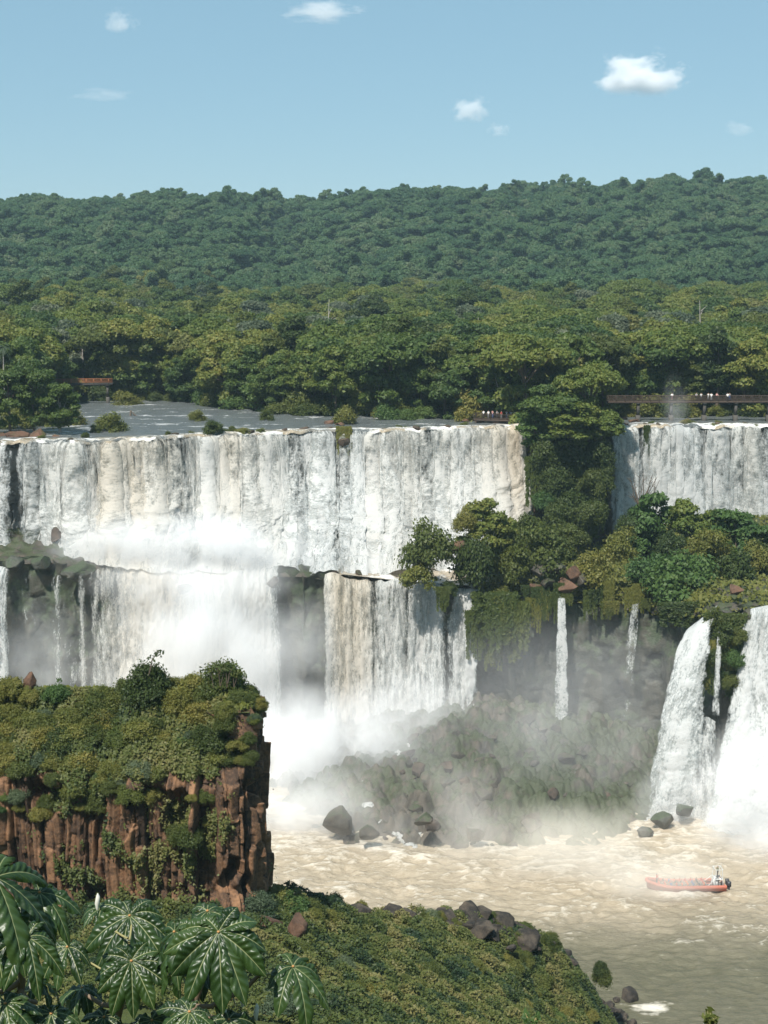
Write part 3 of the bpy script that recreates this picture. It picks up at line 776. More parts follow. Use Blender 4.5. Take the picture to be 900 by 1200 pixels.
def palm_proto(seed, H=12.0):
    rng = np.random.default_rng(seed)
    Vs, Fs, vv, off = [], [], [], 0
    for k in range(20):
        a = 2 * np.pi * k / 20 + rng.uniform(-.15, .15); el = rng.uniform(-0.2, 1.15); L = rng.uniform(2.2, 3.0)
        t = np.linspace(0, 1, 10)
        r = L * t * math.cos(el) * 1.0; z = L * (t * math.sin(el) - 0.75 * t * t)
        mid = np.stack([r * math.cos(a), r * math.sin(a), H + z], -1)
        side = np.array([-math.sin(a), math.cos(a), 0])
        for s in (-1, 1):
            for j in range(1, 10):
                for q in range(2):
                    p = mid[j] + (mid[j] - mid[j - 1]) * 0.5 * q; ln = 0.62 * math.sin(math.pi * min(1, t[j] * 0.85 + 0.12)) + 0.1
                    tip = p + side * s * ln + (mid[j] - mid[j - 1]) * 0.7 + np.array([0, 0, -0.35 * ln])
                    d = (mid[j] - mid[j - 1]); d = d / np.linalg.norm(d) * 0.07
                    Vs.append(np.array([p - d, (p + tip) / 2 - d, tip, (p + tip) / 2 + d])); Fs.append(np.arange(4) + off); off += 4
                    vv += [rng.uniform()] * 4
    crown = mesh('crown', np.concatenate(Vs), np.array(Fs), M['leaf_grey'], {'v': np.array(vv)})
    z = np.linspace(-1, H, 8)
    v2, f2 = tube(np.stack([0.25 * np.sin(z / 4), 0 * z, z], -1), np.linspace(0.2, 0.13, 8), 7)
    return crown, mesh('trunk', v2, f2, M['pale_bark'], smooth=True)

TP = {}
for i, (k, H, W) in enumerate([('dome', 15, 5.4), ('umbrella', 16, 6.0), ('round', 13, 5.0), ('tall', 17, 4.4), ('dome', 13, 4.8), ('umbrella', 14, 5.2), ('round', 11, 4.2), ('dome', 14, 5.0)]):
    TP[i] = (k,) + tree_proto(k, 100 + i, M[['leaf_forest', 'leaf_forest', 'leaf_forest', 'leaf_dark', 'leaf_forest', 'leaf_yellow', 'leaf_bright', 'leaf_pale'][i]], H, W)
KIND_WORD = {'dome': 'domed', 'umbrella': 'flat topped', 'round': 'rounded', 'tall': 'narrow'}
PALM = palm_proto(5)

def plant_tree(name, crown, trunk, loc, rz, sc, **kw):
    o = empty(name, loc, **kw); o.rotation_euler = (0, 0, rz); o.scale = sc if isinstance(sc, (tuple, list)) else (sc,) * 3
    obj('crown', crown, o); obj('trunk', trunk, o)
    return o

# ------------------------------------------------------------------ forest: the 290 trees that show largest, then the rest as one mass
def forest_points():
    rng = np.random.default_rng(11)
    near, far = [], []
    y = 312.0
    while y < 1330:
        pitch = 5.6 if y < 480 else (6.6 if y < 745 else 7.0)
        half = 0.30 * y + 25
        x = -half + rng.uniform(0, pitch)
        while x < half:
            X, Y = x + rng.uniform(-.4, .4) * pitch, y + rng.uniform(-.4, .4) * pitch
            if Y > bank(X) + 2.0:
                near.append((X, Y))
            x += pitch
        y += pitch * 0.85
    return np.array(near)
FP = forest_points()
FZ = ground_z(FP[:, 0], FP[:, 1])
pxs, pys = project(np.stack([FP[:, 0], FP[:, 1], FZ + 8], -1))
inview = (pxs > -30) & (pxs < 930)
order = np.argsort(FP[:, 1])
rng = np.random.default_rng(12)
cnt = 0; nearmask = np.zeros(len(FP), bool)
for i in order:
    if not inview[i] or cnt >= 262: continue
    nearmask[i] = True
    X, Y = FP[i]
    k = int(rng.choice(8, p=[.20, .18, .18, .14, .16, .04, .07, .03])); kind, crown, trunk = TP[k]
    s = rng.uniform(0.6, 1.35)
    d = Y - bank(X)
    where = 'on the far bank' if d < 10 else ('a row behind the bank' if d < 24 else 'deeper in the forest')
    third = 'across the open river' if pxs[i] < 340 else ('above the broad cascade' if pxs[i] < 610 else 'behind the long walkway')
    size = 'big' if s > 1.08 else 'smaller'
    plant_tree('forest_tree', crown, trunk, (X, Y, FZ[i] - 0.3), rng.uniform(0, 6.28), s,
               label=f'{size} {KIND_WORD[kind]} green tree {where}, {third}', cat='tree', group='trees of the forest across the upper river: ' + f'{size} {KIND_WORD[kind]} {where} {third}')
    cnt += 1
# the rest: instanced on one cloud of points
def forest_mass(name, P, Z, srcs, lab, smin, smax, seed, mats):
    me = mesh(name, np.stack([P[:, 0], P[:, 1], Z + np.random.default_rng(seed).normal(size=len(P)) * 1.5], -1), np.zeros((0, 4), int), None)
    o = obj(name, me, label=lab, cat='forest', kind='stuff')
    g = bpy.data.node_groups.new(name, 'GeometryNodeTree')
    g.interface.new_socket('Geometry', in_out='INPUT', socket_type='NodeSocketGeometry')
    g.interface.new_socket('Geometry', in_out='OUTPUT', socket_type='NodeSocketGeometry')
    gi, go = g.nodes.new('NodeGroupInput'), g.nodes.new('NodeGroupOutput')
    jn = g.nodes.new('GeometryNodeJoinGeometry')
    k = len(srcs)
    pick = g.nodes.new('FunctionNodeRandomValue'); pick.data_type = 'INT'; pick.inputs['Min'].default_value = 0 if False else 0
    pick.inputs[4].default_value = 0; pick.inputs[5].default_value = k - 1; pick.inputs['Seed'].default_value = seed
    for q, src in enumerate(srcs):
        oi = g.nodes.new('GeometryNodeObjectInfo'); oi.inputs['Object'].default_value = src; oi.inputs['As Instance'].default_value = True; oi.transform_space = 'ORIGINAL'
        ip = g.nodes.new('GeometryNodeInstanceOnPoints')
        cmp_ = g.nodes.new('FunctionNodeCompare'); cmp_.data_type = 'INT'; cmp_.operation = 'EQUAL'
        g.links.new(pick.outputs[2], cmp_.inputs[2]); cmp_.inputs[3].default_value = q
        rs = g.nodes.new('FunctionNodeRandomValue'); rs.data_type = 'FLOAT'; rs.inputs[2].default_value = smin; rs.inputs[3].default_value = smax; rs.inputs['Seed'].default_value = seed + 3
        rr = g.nodes.new('FunctionNodeRandomValue'); rr.data_type = 'FLOAT'; rr.inputs[2].default_value = 0; rr.inputs[3].default_value = 6.28; rr.inputs['Seed'].default_value = seed + 5
        pw = g.nodes.new('ShaderNodeMath'); pw.operation = 'POWER'; pw.inputs[1].default_value = 1.9; mr_ = g.nodes.new('ShaderNodeMapRange'); mr_.inputs[3].default_value = smin; mr_.inputs[4].default_value = smax
        rs.inputs[2].default_value = 0.0; rs.inputs[3].default_value = 1.0; g.links.new(rs.outputs[1], pw.inputs[0]); g.links.new(pw.outputs[0], mr_.inputs[0])
        cx = g.nodes.new('ShaderNodeCombineXYZ'); g.links.new(rr.outputs[1], cx.inputs[2])
        g.links.new(gi.outputs[0], ip.inputs['Points']); g.links.new(cmp_.outputs[0], ip.inputs['Selection']); g.links.new(oi.outputs['Geometry'], ip.inputs['Instance'])
        g.links.new(cx.outputs[0], ip.inputs['Rotation']); g.links.new(mr_.outputs[0], ip.inputs['Scale'])
        g.links.new(ip.outputs[0], jn.inputs[0])
    g.links.new(jn.outputs[0], go.inputs[0])
    md = o.modifiers.new('trees', 'NODES'); md.node_group = g
    return o
crowns = []
for k in (0, 1, 2, 4, 3, 5, 7, 0, 1, 2):
    for o in bpy.data.objects:
        if o.name.startswith('crown') and o.data == TP[k][1]: crowns.append(o); break
far = ~nearmask
edge_ = 770 + 330 * (fbm(FP[:, 0] / 70, FP[:, 1] / 90, 0, 3, 77) - 0.5) + 60 * np.random.default_rng(78).uniform(-1, 1, len(FP))
mid = far & (FP[:, 1] < edge_)
forest_mass('forest', FP[mid], FZ[mid], crowns, 'olive green forest canopy stretching back over the level plateau', 0.5, 1.45, 3, None)
# the hill gets darker, bluer leaf colours: its own crowns on trees that stand on the hill
hill = far & (FP[:, 1] >= edge_)
HP = {}
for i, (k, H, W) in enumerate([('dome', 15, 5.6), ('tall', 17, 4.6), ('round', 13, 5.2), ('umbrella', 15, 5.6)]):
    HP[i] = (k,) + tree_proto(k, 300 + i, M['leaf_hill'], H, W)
hl = []
crest = [(318, 'dome'), (425, 'tall'), (236, 'umbrella'), (590, 'dome'), (665, 'round'), (823, 'dome'), (790, 'tall'), (372, 'round'), (210, 'tall'), (700, 'dome'), (522, 'dome'), (480, 'umbrella')]
for px, kd in crest:
    Y = 1120.0
    kk = [q for q in range(4) if HP[q][0] == kd][0]
    for Y in np.arange(900, 1320, 20):
        pass
    ys_ = np.arange(850, 1320, 10.0); xs_ = np.array([xat(px, q, 140) for q in ys_]); zz_ = ground_z(xs_, ys_)
    j = int(np.argmin(project(np.stack([xs_, ys_, zz_], -1))[1]))
    sc_ = {823: 1.9, 318: 1.35, 425: 1.35, 236: 1.2, 590: 1.4}.get(px, 1.15)
    t = plant_tree('hill_tree', HP[kk][1], HP[kk][2], (xs_[j], ys_[j], zz_[j] - 0.3), px * 1.3, sc_,
                   label=('tallest dark tree breaking the skyline of the hill' if px == 823 else f'dark {KIND_WORD[kd]} tree standing up on the hill skyline'), cat='tree', group=None if px == 823 else f'{KIND_WORD[kd]} trees standing up on the hill skyline')
    hl.append([c for c in bpy.data.objects if c.parent == t and c.name.startswith('crown')][0])
hsrc = [next(c for c in hl if c.data == HP[q][1]) for q in range(4)]
forest_mass('forest', FP[hill], FZ[hill], hsrc, 'blue green wood covering the long hill up to the skyline', 0.45, 1.6, 9, None)

# pale bare snags standing among the living crowns
rg_ = np.random.default_rng(66)
for i, (px, py, Y) in enumerate([(95, 384, 402), (30, 405, 398), (203, 392, 410), (385, 350, 470), (560, 372, 440), (505, 400, 385), (700, 372, 430), (822, 352, 470), (290, 362, 450), (610, 430, 352)]):
    tp_ = at(px, py, Y); bz = float(ground_z(tp_[0], Y)); h = tp_[2] - bz; parts = [tube([[0, 0, -.5], [rg_.uniform(-.3, .3), 0, h * .5], [rg_.uniform(-.6, .6), 0, h]], [.26, .2, .07], 6)]
    for q in range(7):
        z_ = h * rg_.uniform(.5, .92); e = np.array([rg_.uniform(-2.6, 2.6), rg_.uniform(-1.5, .5), z_ + rg_.uniform(.8, 2.6)])
        parts.append(tube([[0, 0, z_ - .6], e * [.5, .5, 1] - [0, 0, .7], e], [.11, .07, .025], 5))
    v, f = join(parts)
    obj('dead_tree', mesh('dead_tree', v, f, M['pale_bark']), None, (tp_[0], Y, bz), label='pale leafless snag standing among the green forest crowns', cat='tree', group='pale leafless snags in the forest')
# palms
for px, py, Y, s, lab in ((640, 396, 372, 0.95, 'grey green palm with drooping fronds above the forest by the walkway'), (655, 414, 362, 0.85, 'lower grey green palm beside a taller palm near the walkway'), (629, 404, 366, 0.9, 'slender palm among dark trees, half hidden by its neighbour palms'), (4, 402, 345, 0.9, 'palm with a bare trunk rising above the yellow green island trees')):
    top = at(px, py + 6, Y); base = ground_z(top[0], Y)
    h = (top[2] - base) / 12.0
    plant_tree('palm_tree', PALM[0], PALM[1], (top[0], Y, base), px, (s, s, h), label=lab, cat='palm')

# ------------------------------------------------------------------ boulders
def ico(sub=3):
    import bmesh
    bm = bmesh.new(); bmesh.ops.create_icosphere(bm, subdivisions=sub, radius=1.0)
    v = np.array([q.co[:] for q in bm.verts]); f = np.array([[l.index for l in q.verts] for q in bm.faces]); bm.free()
    return v, f
def rock_proto(seed, mat, sub=4, blocky=0.5):
    v, f = ico(sub); rng = np.random.default_rng(seed)
    P = v.copy()
    for _ in range(26):                       # plane cuts give angular faces
        n = rng.normal(size=3); n /= np.linalg.norm(n); h = rng.uniform(0.42, 0.8)
        d = P @ n; m_ = d > h
        P[m_] -= n * (d[m_] - h)[:, None]
    d = 0.10 * (fbm(v[:, 0] * 2, v[:, 1] * 2, v[:, 2] * 2 + seed, 4, seed) - 0.5) + 0.06 * (fbm(v[:, 0] * 7, v[:, 1] * 7, v[:, 2] * 7, 3, seed) - .5)
    P *= (1 + d)[:, None]
    return mesh('boulder', P, f, mat, {'v': fbm(v[:, 0] * 1.5, v[:, 1] * 1.5, v[:, 2] * 1.5, 2, seed), 'moss': np.zeros(len(v))})
RK = {m_: [rock_proto(500 + i + 10 * j, M[m_]) for i in range(3)] for j, m_ in enumerate(('rubble', 'wall_rock', 'red_rock', 'shore_rock', 'wet_rock'))}
def rock(loc, r, m_, seed, label, group=None, sc=(1, 1, 0.8), name='boulder'):
    rg = np.random.default_rng(seed)
    o = obj(name, RK[m_][seed % 3], None, loc, label=label, cat='rock', group=group)
    o.scale = (r * sc[0], r * sc[1], r * sc[2]); o.rotation_euler = (rg.uniform(-.3, .3), rg.uniform(-.3, .3), rg.uniform(0, 6.28))
    return o
# ------------------------------------------------------------------ named trees and shrubs between the falls
SH = [shrub_proto(401, M['leaf_shrub']), shrub_proto(402, M['leaf_dark'], 18), shrub_proto(403, M['leaf_bright'], 20, 0.10), shrub_proto(404, M['leaf_shrub'], 14, 0.085, tall=1.25), shrub_proto(405, M['leaf_dark'], 16, 0.11, tall=1.15), shrub_proto(406, M['grass'], 14, 0.10), shrub_proto(407, M['leaf_grey'], 14, 0.09)]
DR = [drape_proto(411, M['leaf_dark']), drape_proto(412, M['leaf_dark']), drape_proto(413, M['leaf_shrub'])]
def shrub(px, py, Y, rpx, k, label, name='shrub', hz=1.0, group=None, dx=1.0, wy=0.8):
    """dome shrub: (px,py) is its centre, rpx its half width in photo pixels"""
    m_ = mpp(Y, zat(py, Y)); r = rpx * m_
    c = at(px, py, Y)
    o = obj(name, SH[k], None, (c[0], c[1], c[2] - 0.5 * r * hz), label=label, cat='shrub', group=group)
    o.scale = (r * dx, r * wy, r * hz); o.rotation_euler = (0, 0, px * 0.7 + py)
    return o
def drape(px, py, Y, wpx, hpx, k, label, group=None, rz=0.0):
    m_ = mpp(Y, zat(py, Y)); c = at(px, py, Y)
    o = obj('creeper', DR[k], None, c, label=label, cat='creeper', group=group)
    o.scale = (wpx * m_, 6 * m_ + 0.35 * wpx * m_, hpx * m_); o.rotation_euler = (0, 0, rz)
    return o
def ptree(px, base_row, Y, top_row, wpx, k, label, name='tree', mat=None):
    kind, crown, trunk = TP[k]
    b = at(px, base_row, Y); h = zat(top_row, Y) - b[2]
    H0 = max(v.co.z for v in crown.vertices); W0 = max(abs(v.co.x) for v in crown.vertices)
    s = wpx * mpp(Y, b[2]) / W0
    return plant_tree(name, crown, trunk, b, px * 0.37, (s, s, h / H0), label=label, cat='tree')

# the wooded buttress between the upper falls
ptree(645, 520, 309, 448, 44, 0, 'dark tree with a dense crown on the buttress, next to the crowd on the platform', 'buttress_tree')
ptree(690, 520, 311, 424, 46, 1, 'tallest bright topped tree on the buttress between the upper cascades', 'buttress_tree')
ptree(668, 525, 306, 470, 40, 2, 'low rounded tree leaning out over the buttress brow', 'buttress_tree')
ptree(705, 530, 308, 478, 32, 4, 'small tree on the buttress beside the long walkway', 'buttress_tree')
ptree(630, 525, 310, 472, 30, 6, 'small dark tree on the buttress edge above the white lip', 'buttress_tree')
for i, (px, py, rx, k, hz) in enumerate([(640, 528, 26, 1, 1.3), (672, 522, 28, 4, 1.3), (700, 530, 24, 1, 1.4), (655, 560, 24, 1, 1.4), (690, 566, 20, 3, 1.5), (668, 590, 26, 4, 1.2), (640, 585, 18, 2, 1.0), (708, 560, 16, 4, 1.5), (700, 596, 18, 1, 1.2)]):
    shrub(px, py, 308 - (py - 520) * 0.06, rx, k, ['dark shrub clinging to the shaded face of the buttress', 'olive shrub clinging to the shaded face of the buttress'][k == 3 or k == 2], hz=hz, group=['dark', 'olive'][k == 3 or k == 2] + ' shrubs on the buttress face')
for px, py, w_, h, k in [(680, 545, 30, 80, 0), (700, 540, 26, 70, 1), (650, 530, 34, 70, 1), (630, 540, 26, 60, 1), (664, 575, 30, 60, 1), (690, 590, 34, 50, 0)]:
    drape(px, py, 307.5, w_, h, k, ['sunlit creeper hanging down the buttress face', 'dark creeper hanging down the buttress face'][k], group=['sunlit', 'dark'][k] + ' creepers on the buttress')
# islands at the left lip
ptree(40, 500, 300, 420, 34, 1, 'yellow green tree on the island at the head of the falls', 'island_tree')
ptree(12, 504, 298, 432, 30, 4, 'dull green tree at the outer end of the island', 'island_tree')
ptree(70, 503, 299, 447, 28, 2, 'rounded low tree at the river end of the island', 'island_tree')
for px, py, rx, k, lab in [(52, 488, 28, 0, 'wide olive bush under the island trees'), (20, 492, 26, 3, 'bush at the foot of the island trees'), (85, 490, 18, 0, 'bush at the water edge of the island'), (130, 496, 22, 0, 'olive bush standing in the river above the lip'), (112, 503, 9, 4, 'small dark bush beside the olive river bush'), (100, 510, 7, 1, 'tiny dark tuft on the lip of the falls'), (250, 502, 17, 4, 'round dark bush perched on the lip of the upper cascade'), (231, 488, 13, 0, 'light bush just upstream of the round dark lip bush'), (273, 503, 7, 3, 'little bush in the white water beside the round dark bush'), (197, 508, 5, 4, 'tiny bush alone in the white water of the lip'), (312, 487, 13, 0, 'pale low bush in the river upstream of the lip'), (405, 488, 20, 0, 'brown green bush on the rocks at the lip'), (455, 483, 20, 2, 'bright green bush in the river above the cascade'), (478, 486, 14, 2, 'small bright bush joined to the larger bright river bush'), (150, 471, 22, 3, 'low bushes under the little walkway across the river'), (405, 474, 14, 6, 'grey leaved shrub at the far water edge'), (340, 511, 5, 0, 'tiny green tuft on the lip midway along the cascade'), (775, 500, 5, 0, 'grass tuft on the lip beneath the walkway'), (838, 500, 7, 0, 'green tuft on the lip between two walkway piers'), (858, 500, 7, 3, 'green tuft on the lip beside the second walkway pier'), (884, 502, 8, 0, 'green tuft near the end of the walkway lip'), (660, 495, 24, 1, 'dark bush at the end of the crowded platform')]:
    Y = onz(px, min(py + rx * 0.4, 512), ZU)[1]
    if px in (150, 405) and py < 480: Y = 380
    Y = min(max(Y, 284), 392)
    if py >= 494: Y = max(Y, float(np.interp(px, [q[0] for q in UL] + [q[0] for q in UR], [q[1] for q in UL] + [q[1] for q in UR])) + 0.9)
    shrub(px, py, Y, rx, k, lab, hz=0.95)
drape(403, 503, 307.2, 16, 36, 2, 'brown grass hanging over the lip on a dark rock')
drape(758, 503, 318.5, 7, 48, 0, 'strip of green plants hanging down within the walkway cascade')

# tufts and rocks that break the line of the lip
rg_ = np.random.default_rng(143)
for i in range(34):
    px = float(np.concatenate([rg_.uniform(24, 600, 1), rg_.uniform(722, 895, 1)])[0 if i < 24 else 1])
    Yl = float(np.interp(px, [q[0] for q in UL] + [q[0] for q in UR], [q[1] for q in UL] + [q[1] for q in UR])) + rg_.uniform(0.5, 3.5)
    X = xat(px, Yl, ZU); wh = 'broad cascade' if px < 610 else 'cascade under the walkway'
    if i % 2: rock((X, Yl, ZU - 0.1), rg_.uniform(0.5, 1.1), 'wall_rock', i, f'small black rock breaking the lip of the {wh}', group=f'small black rocks on the lip of the {wh}', sc=(1.5, 1, .7))
    else:
        r = rg_.uniform(0.5, 1.2); o = obj('grass_tuft', SH[5 if i % 4 else 0], None, (X, Yl, ZU - 0.2), label=f'small grass tuft growing on the lip of the {wh}', cat='grass tuft', group=f'small grass tufts on the lip of the {wh}'); o.scale = (r * 1.4, r, r)
# bushes along the far bank, under the first row of trees
rng = np.random.default_rng(44)
for i in range(42):
    px = rng.uniform(100, 930)
    if 600 < px < 735: continue
    Y = 392.0
    for _ in range(6): Y = float(bank(xat(px, Y, ZU)))
    X = xat(px, Y, ZU); r = rng.uniform(2.0, 4.6); k = int(rng.choice(6, p=[.3, .3, .1, .15, .1, .05]))
    wh = 'across the open river' if px < 340 else ('above the broad cascade' if px < 610 else 'behind the long walkway')
    tone = ['olive', 'dark', 'fresh green', 'olive', 'dark', 'yellowish'][k]
    o = obj('shrub', SH[k], None, (X, Y + rng.uniform(0, 5), ZU - 0.4), label=f'{tone} bush at the water edge of the forest {wh}', cat='shrub', group=f'{tone} bushes at the forest edge {wh}')
    o.scale = (r * 1.2, r, r * rng.uniform(0.8, 1.5)); o.rotation_euler = (0, 0, i)
# leaf litter, ferns and creepers over the ledge
def ledge_cover():
    rg = np.random.default_rng(46); ns, nv = SHELF.shape[:2]; n_ = 90000
    i, j = rg.integers(0, ns, n_), rg.integers(0, nv, n_); P_ = SHELF[i, j] + rg.normal(size=(n_, 3)) * [.4, .3, 0]
    px, _ = project(P_); k = (px > 462) & (px < 960) & (fbm(P_[:, 0] / 5, P_[:, 1] / 5, 0, 3, 47) + .3 * rg.uniform(size=n_) > .5) & (P_[:, 0] > np.interp(P_[:, 1], [264, 280, 296, 320], [12, 17, 27, 34]))
    P_ = P_[k]; h = fbm(P_[:, 0] / 2, P_[:, 1] / 2, 0, 3, 48)
    P_[:, 2] += rg.uniform(0, 1.6, len(P_)) * h
    V, Fc, v = leaf_quads(P_, np.tile([0, -.5, .8], (len(P_), 1)), 0.5, rg)
    obj('undergrowth', mesh('undergrowth', V, Fc, M['leaf_shrub'], {'v': v}), label='tangled low growth covering the rocky ledge between the falls', cat='ground cover', kind='stuff')
ledge_cover()
# the green ledge between the tiers
ptree(572, 675, 274, 584, 40, 2, 'dark domed tree above the round bush on the ledge', 'ledge_tree')
ptree(760, 668, 279, 574, 36, 6, 'tree with bare twigs on top in the middle of the ledge', 'ledge_tree')
ptree(812, 672, 276, 584, 42, 2, 'broad dark tree against the walkway cascade', 'ledge_tree')
ptree(858, 680, 273, 594, 42, 6, 'rounded tree near the outer end of the ledge', 'ledge_tree')
ptree(893, 690, 268, 612, 36, 6, 'tree cut by the picture edge at the ledge end', 'ledge_tree')
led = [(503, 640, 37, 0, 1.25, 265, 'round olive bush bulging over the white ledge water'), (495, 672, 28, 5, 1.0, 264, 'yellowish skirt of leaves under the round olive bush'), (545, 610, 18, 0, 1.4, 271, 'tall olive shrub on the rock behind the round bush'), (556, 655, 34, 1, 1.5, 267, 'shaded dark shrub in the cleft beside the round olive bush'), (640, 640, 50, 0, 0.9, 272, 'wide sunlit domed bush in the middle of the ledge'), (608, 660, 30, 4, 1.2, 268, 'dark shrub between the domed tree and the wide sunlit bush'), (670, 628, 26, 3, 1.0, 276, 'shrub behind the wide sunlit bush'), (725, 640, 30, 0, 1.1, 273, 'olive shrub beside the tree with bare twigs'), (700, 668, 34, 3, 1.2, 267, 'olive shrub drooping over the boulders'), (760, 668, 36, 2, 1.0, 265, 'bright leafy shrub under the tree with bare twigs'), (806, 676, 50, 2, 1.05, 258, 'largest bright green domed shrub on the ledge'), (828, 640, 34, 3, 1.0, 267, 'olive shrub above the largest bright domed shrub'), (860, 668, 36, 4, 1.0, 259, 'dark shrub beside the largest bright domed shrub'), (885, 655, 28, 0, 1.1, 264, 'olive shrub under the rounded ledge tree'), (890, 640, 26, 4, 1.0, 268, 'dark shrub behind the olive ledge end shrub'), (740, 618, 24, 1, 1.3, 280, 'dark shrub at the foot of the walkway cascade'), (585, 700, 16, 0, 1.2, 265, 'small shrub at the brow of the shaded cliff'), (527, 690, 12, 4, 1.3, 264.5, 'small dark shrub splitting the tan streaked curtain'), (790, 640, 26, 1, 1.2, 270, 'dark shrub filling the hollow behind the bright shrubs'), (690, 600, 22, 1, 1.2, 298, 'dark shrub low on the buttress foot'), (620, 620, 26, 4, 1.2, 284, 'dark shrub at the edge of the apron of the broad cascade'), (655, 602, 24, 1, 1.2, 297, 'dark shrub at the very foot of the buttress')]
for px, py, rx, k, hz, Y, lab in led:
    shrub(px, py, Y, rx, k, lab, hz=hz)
RD_ = np.random.default_rng(88)
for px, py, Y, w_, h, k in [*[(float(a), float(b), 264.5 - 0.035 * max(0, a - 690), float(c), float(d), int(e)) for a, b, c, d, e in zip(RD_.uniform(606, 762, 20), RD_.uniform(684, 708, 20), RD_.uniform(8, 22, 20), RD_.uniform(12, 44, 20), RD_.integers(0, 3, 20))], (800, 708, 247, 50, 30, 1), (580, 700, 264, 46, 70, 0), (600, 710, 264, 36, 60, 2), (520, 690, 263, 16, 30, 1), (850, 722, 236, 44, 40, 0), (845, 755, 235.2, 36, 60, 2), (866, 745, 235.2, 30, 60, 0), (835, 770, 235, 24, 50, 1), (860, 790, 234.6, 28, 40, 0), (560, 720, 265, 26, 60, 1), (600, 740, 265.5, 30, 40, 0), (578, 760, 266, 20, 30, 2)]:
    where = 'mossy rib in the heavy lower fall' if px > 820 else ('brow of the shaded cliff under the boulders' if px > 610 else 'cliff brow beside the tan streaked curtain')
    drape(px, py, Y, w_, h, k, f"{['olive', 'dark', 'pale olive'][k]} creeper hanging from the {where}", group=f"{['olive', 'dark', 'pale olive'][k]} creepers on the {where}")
# pale bare twigs of the dead tree top at (752,570)
rng = np.random.default_rng(77)
b = at(752, 600, 280); parts = []
for i in range(16):
    e = b + np.array([rng.uniform(-3.2, 3.2), rng.uniform(-1, 1), rng.uniform(3, 7.5)])
    parts.append(tube([b, (b + e) / 2 + rng.normal(size=3) * 0.3, e], [0.12, 0.08, 0.03], 4))
    for _ in range(2):
        q = (b + e) / 2 + (e - b) * rng.uniform(0, .4); parts.append(tube([q, q + np.array([rng.uniform(-1.2, 1.2), 0, rng.uniform(.3, 1.4)])], [0.05, 0.02], 4))
v, f = join(parts)
obj('bare_tree', mesh('bare_tree', v, f, M['bark']), label='leafless twiggy tree top rising above the ledge tree', cat='tree')

rng = np.random.default_rng(21)
nb = 0
while nb < 130:
    px, py = rng.uniform(370, 760), rng.uniform(862, 1002)
    Y = 212 + (1000 - py) / 140 * 44
    p = np.array([xat(px, Y, 4), Y, 0]); p[2] = mound_z(p[0], p[1])
    if p[2] < -0.6: continue
    if rng.uniform() > (1.0 if px < 620 else 0.55): continue
    r = rng.choice([0.7, 0.9, 1.2, 1.6, 2.0], p=[.3, .3, .2, .15, .05])
    pxx, pyy = project(p)
    m_ = 'wall_rock' if (rng.uniform() < 0.3) else 'rubble'
    tone = 'dark' if m_ == 'wall_rock' else 'grey brown'
    sz = 'large' if r > 1.4 else 'small'
    zone = 'the misty end of the rubble fan' if pxx < 470 else ('the middle of the rubble fan' if pxx < 620 else 'the greener end of the rubble fan')
    rock(p + [0, 0, 0.45 * r], r, m_, nb, f'{sz} {tone} boulder on {zone}', group=f'{sz} {tone} boulders on {zone}'); nb += 1
for i, (px, py, Y, r, m_, lab) in enumerate([(400, 965, 216, 4.2, 'rubble', 'hulking rounded boulder half lost in spray at the water edge'), (452, 900, 244, 3.6, 'rubble', 'big dark boulder in the spray beneath the tan streaked curtain'), (432, 975, 213, 2.6, 'rubble', 'squat boulder by the braided trickle at the water edge'), (512, 868, 253, 3.0, 'rubble', 'big boulder just below the tan streaked curtain'), (498, 960, 213, 2.2, 'rubble', 'brownish slab boulder beside the braided trickle'), (556, 978, 213, 2.4, 'rubble', 'brown slab boulder low on the rubble fan'), (775, 960, 222, 2.8, 'wet_rock', 'wet boulder under the foot of the leaning fall'), (800, 950, 224, 2.6, 'wet_rock', 'rounded wet boulder washed by the leaning fall'), (755, 975, 219, 2.4, 'wet_rock', 'low wet boulder between rubble fan and leaning fall'), (375, 648, 290, 2.4, 'wall_rock', 'dark boulder jutting from the white apron of the broad cascade'), (392, 672, 272, 1.4, 'wall_rock', 'small dark rock at the top of the tan streaked curtain'), (420, 673, 272, 1.2, 'wall_rock', 'second small dark rock along the top of the tan curtain'), (66, 628, 279, 2.4, 'wall_rock', 'dark rock standing in the thin outer strands'), (50, 660, 271, 3.6, 'wet_rock', 'brown capped boulder on the mossy outer ledge'), (92, 672, 270, 4.4, 'wet_rock', 'long mossy boulder at the brink of the lower curtain'), (14, 660, 271, 3.0, 'wet_rock', 'dark boulder at the outer end of the mossy ledge'), (215, 690, 268.5, 2.4, 'wall_rock', 'dark rock showing through the wide misty curtain'), (320, 684, 270, 2.0, 'wall_rock', 'dark knob at the top of the mossy buttress'), (403, 520, 306.6, 2.0, 'wall_rock', 'dark rock splitting the lip of the broad cascade'), (538, 642, 268, 3.4, 'red_rock', 'reddish bare rock beside the round olive bush'), (355, 612, 296, 1.6, 'wall_rock', 'small dark rock high in the white apron')]):
    p = at(px, py, Y)
    rock(p, r * 0.85, m_, 900 + i, lab)
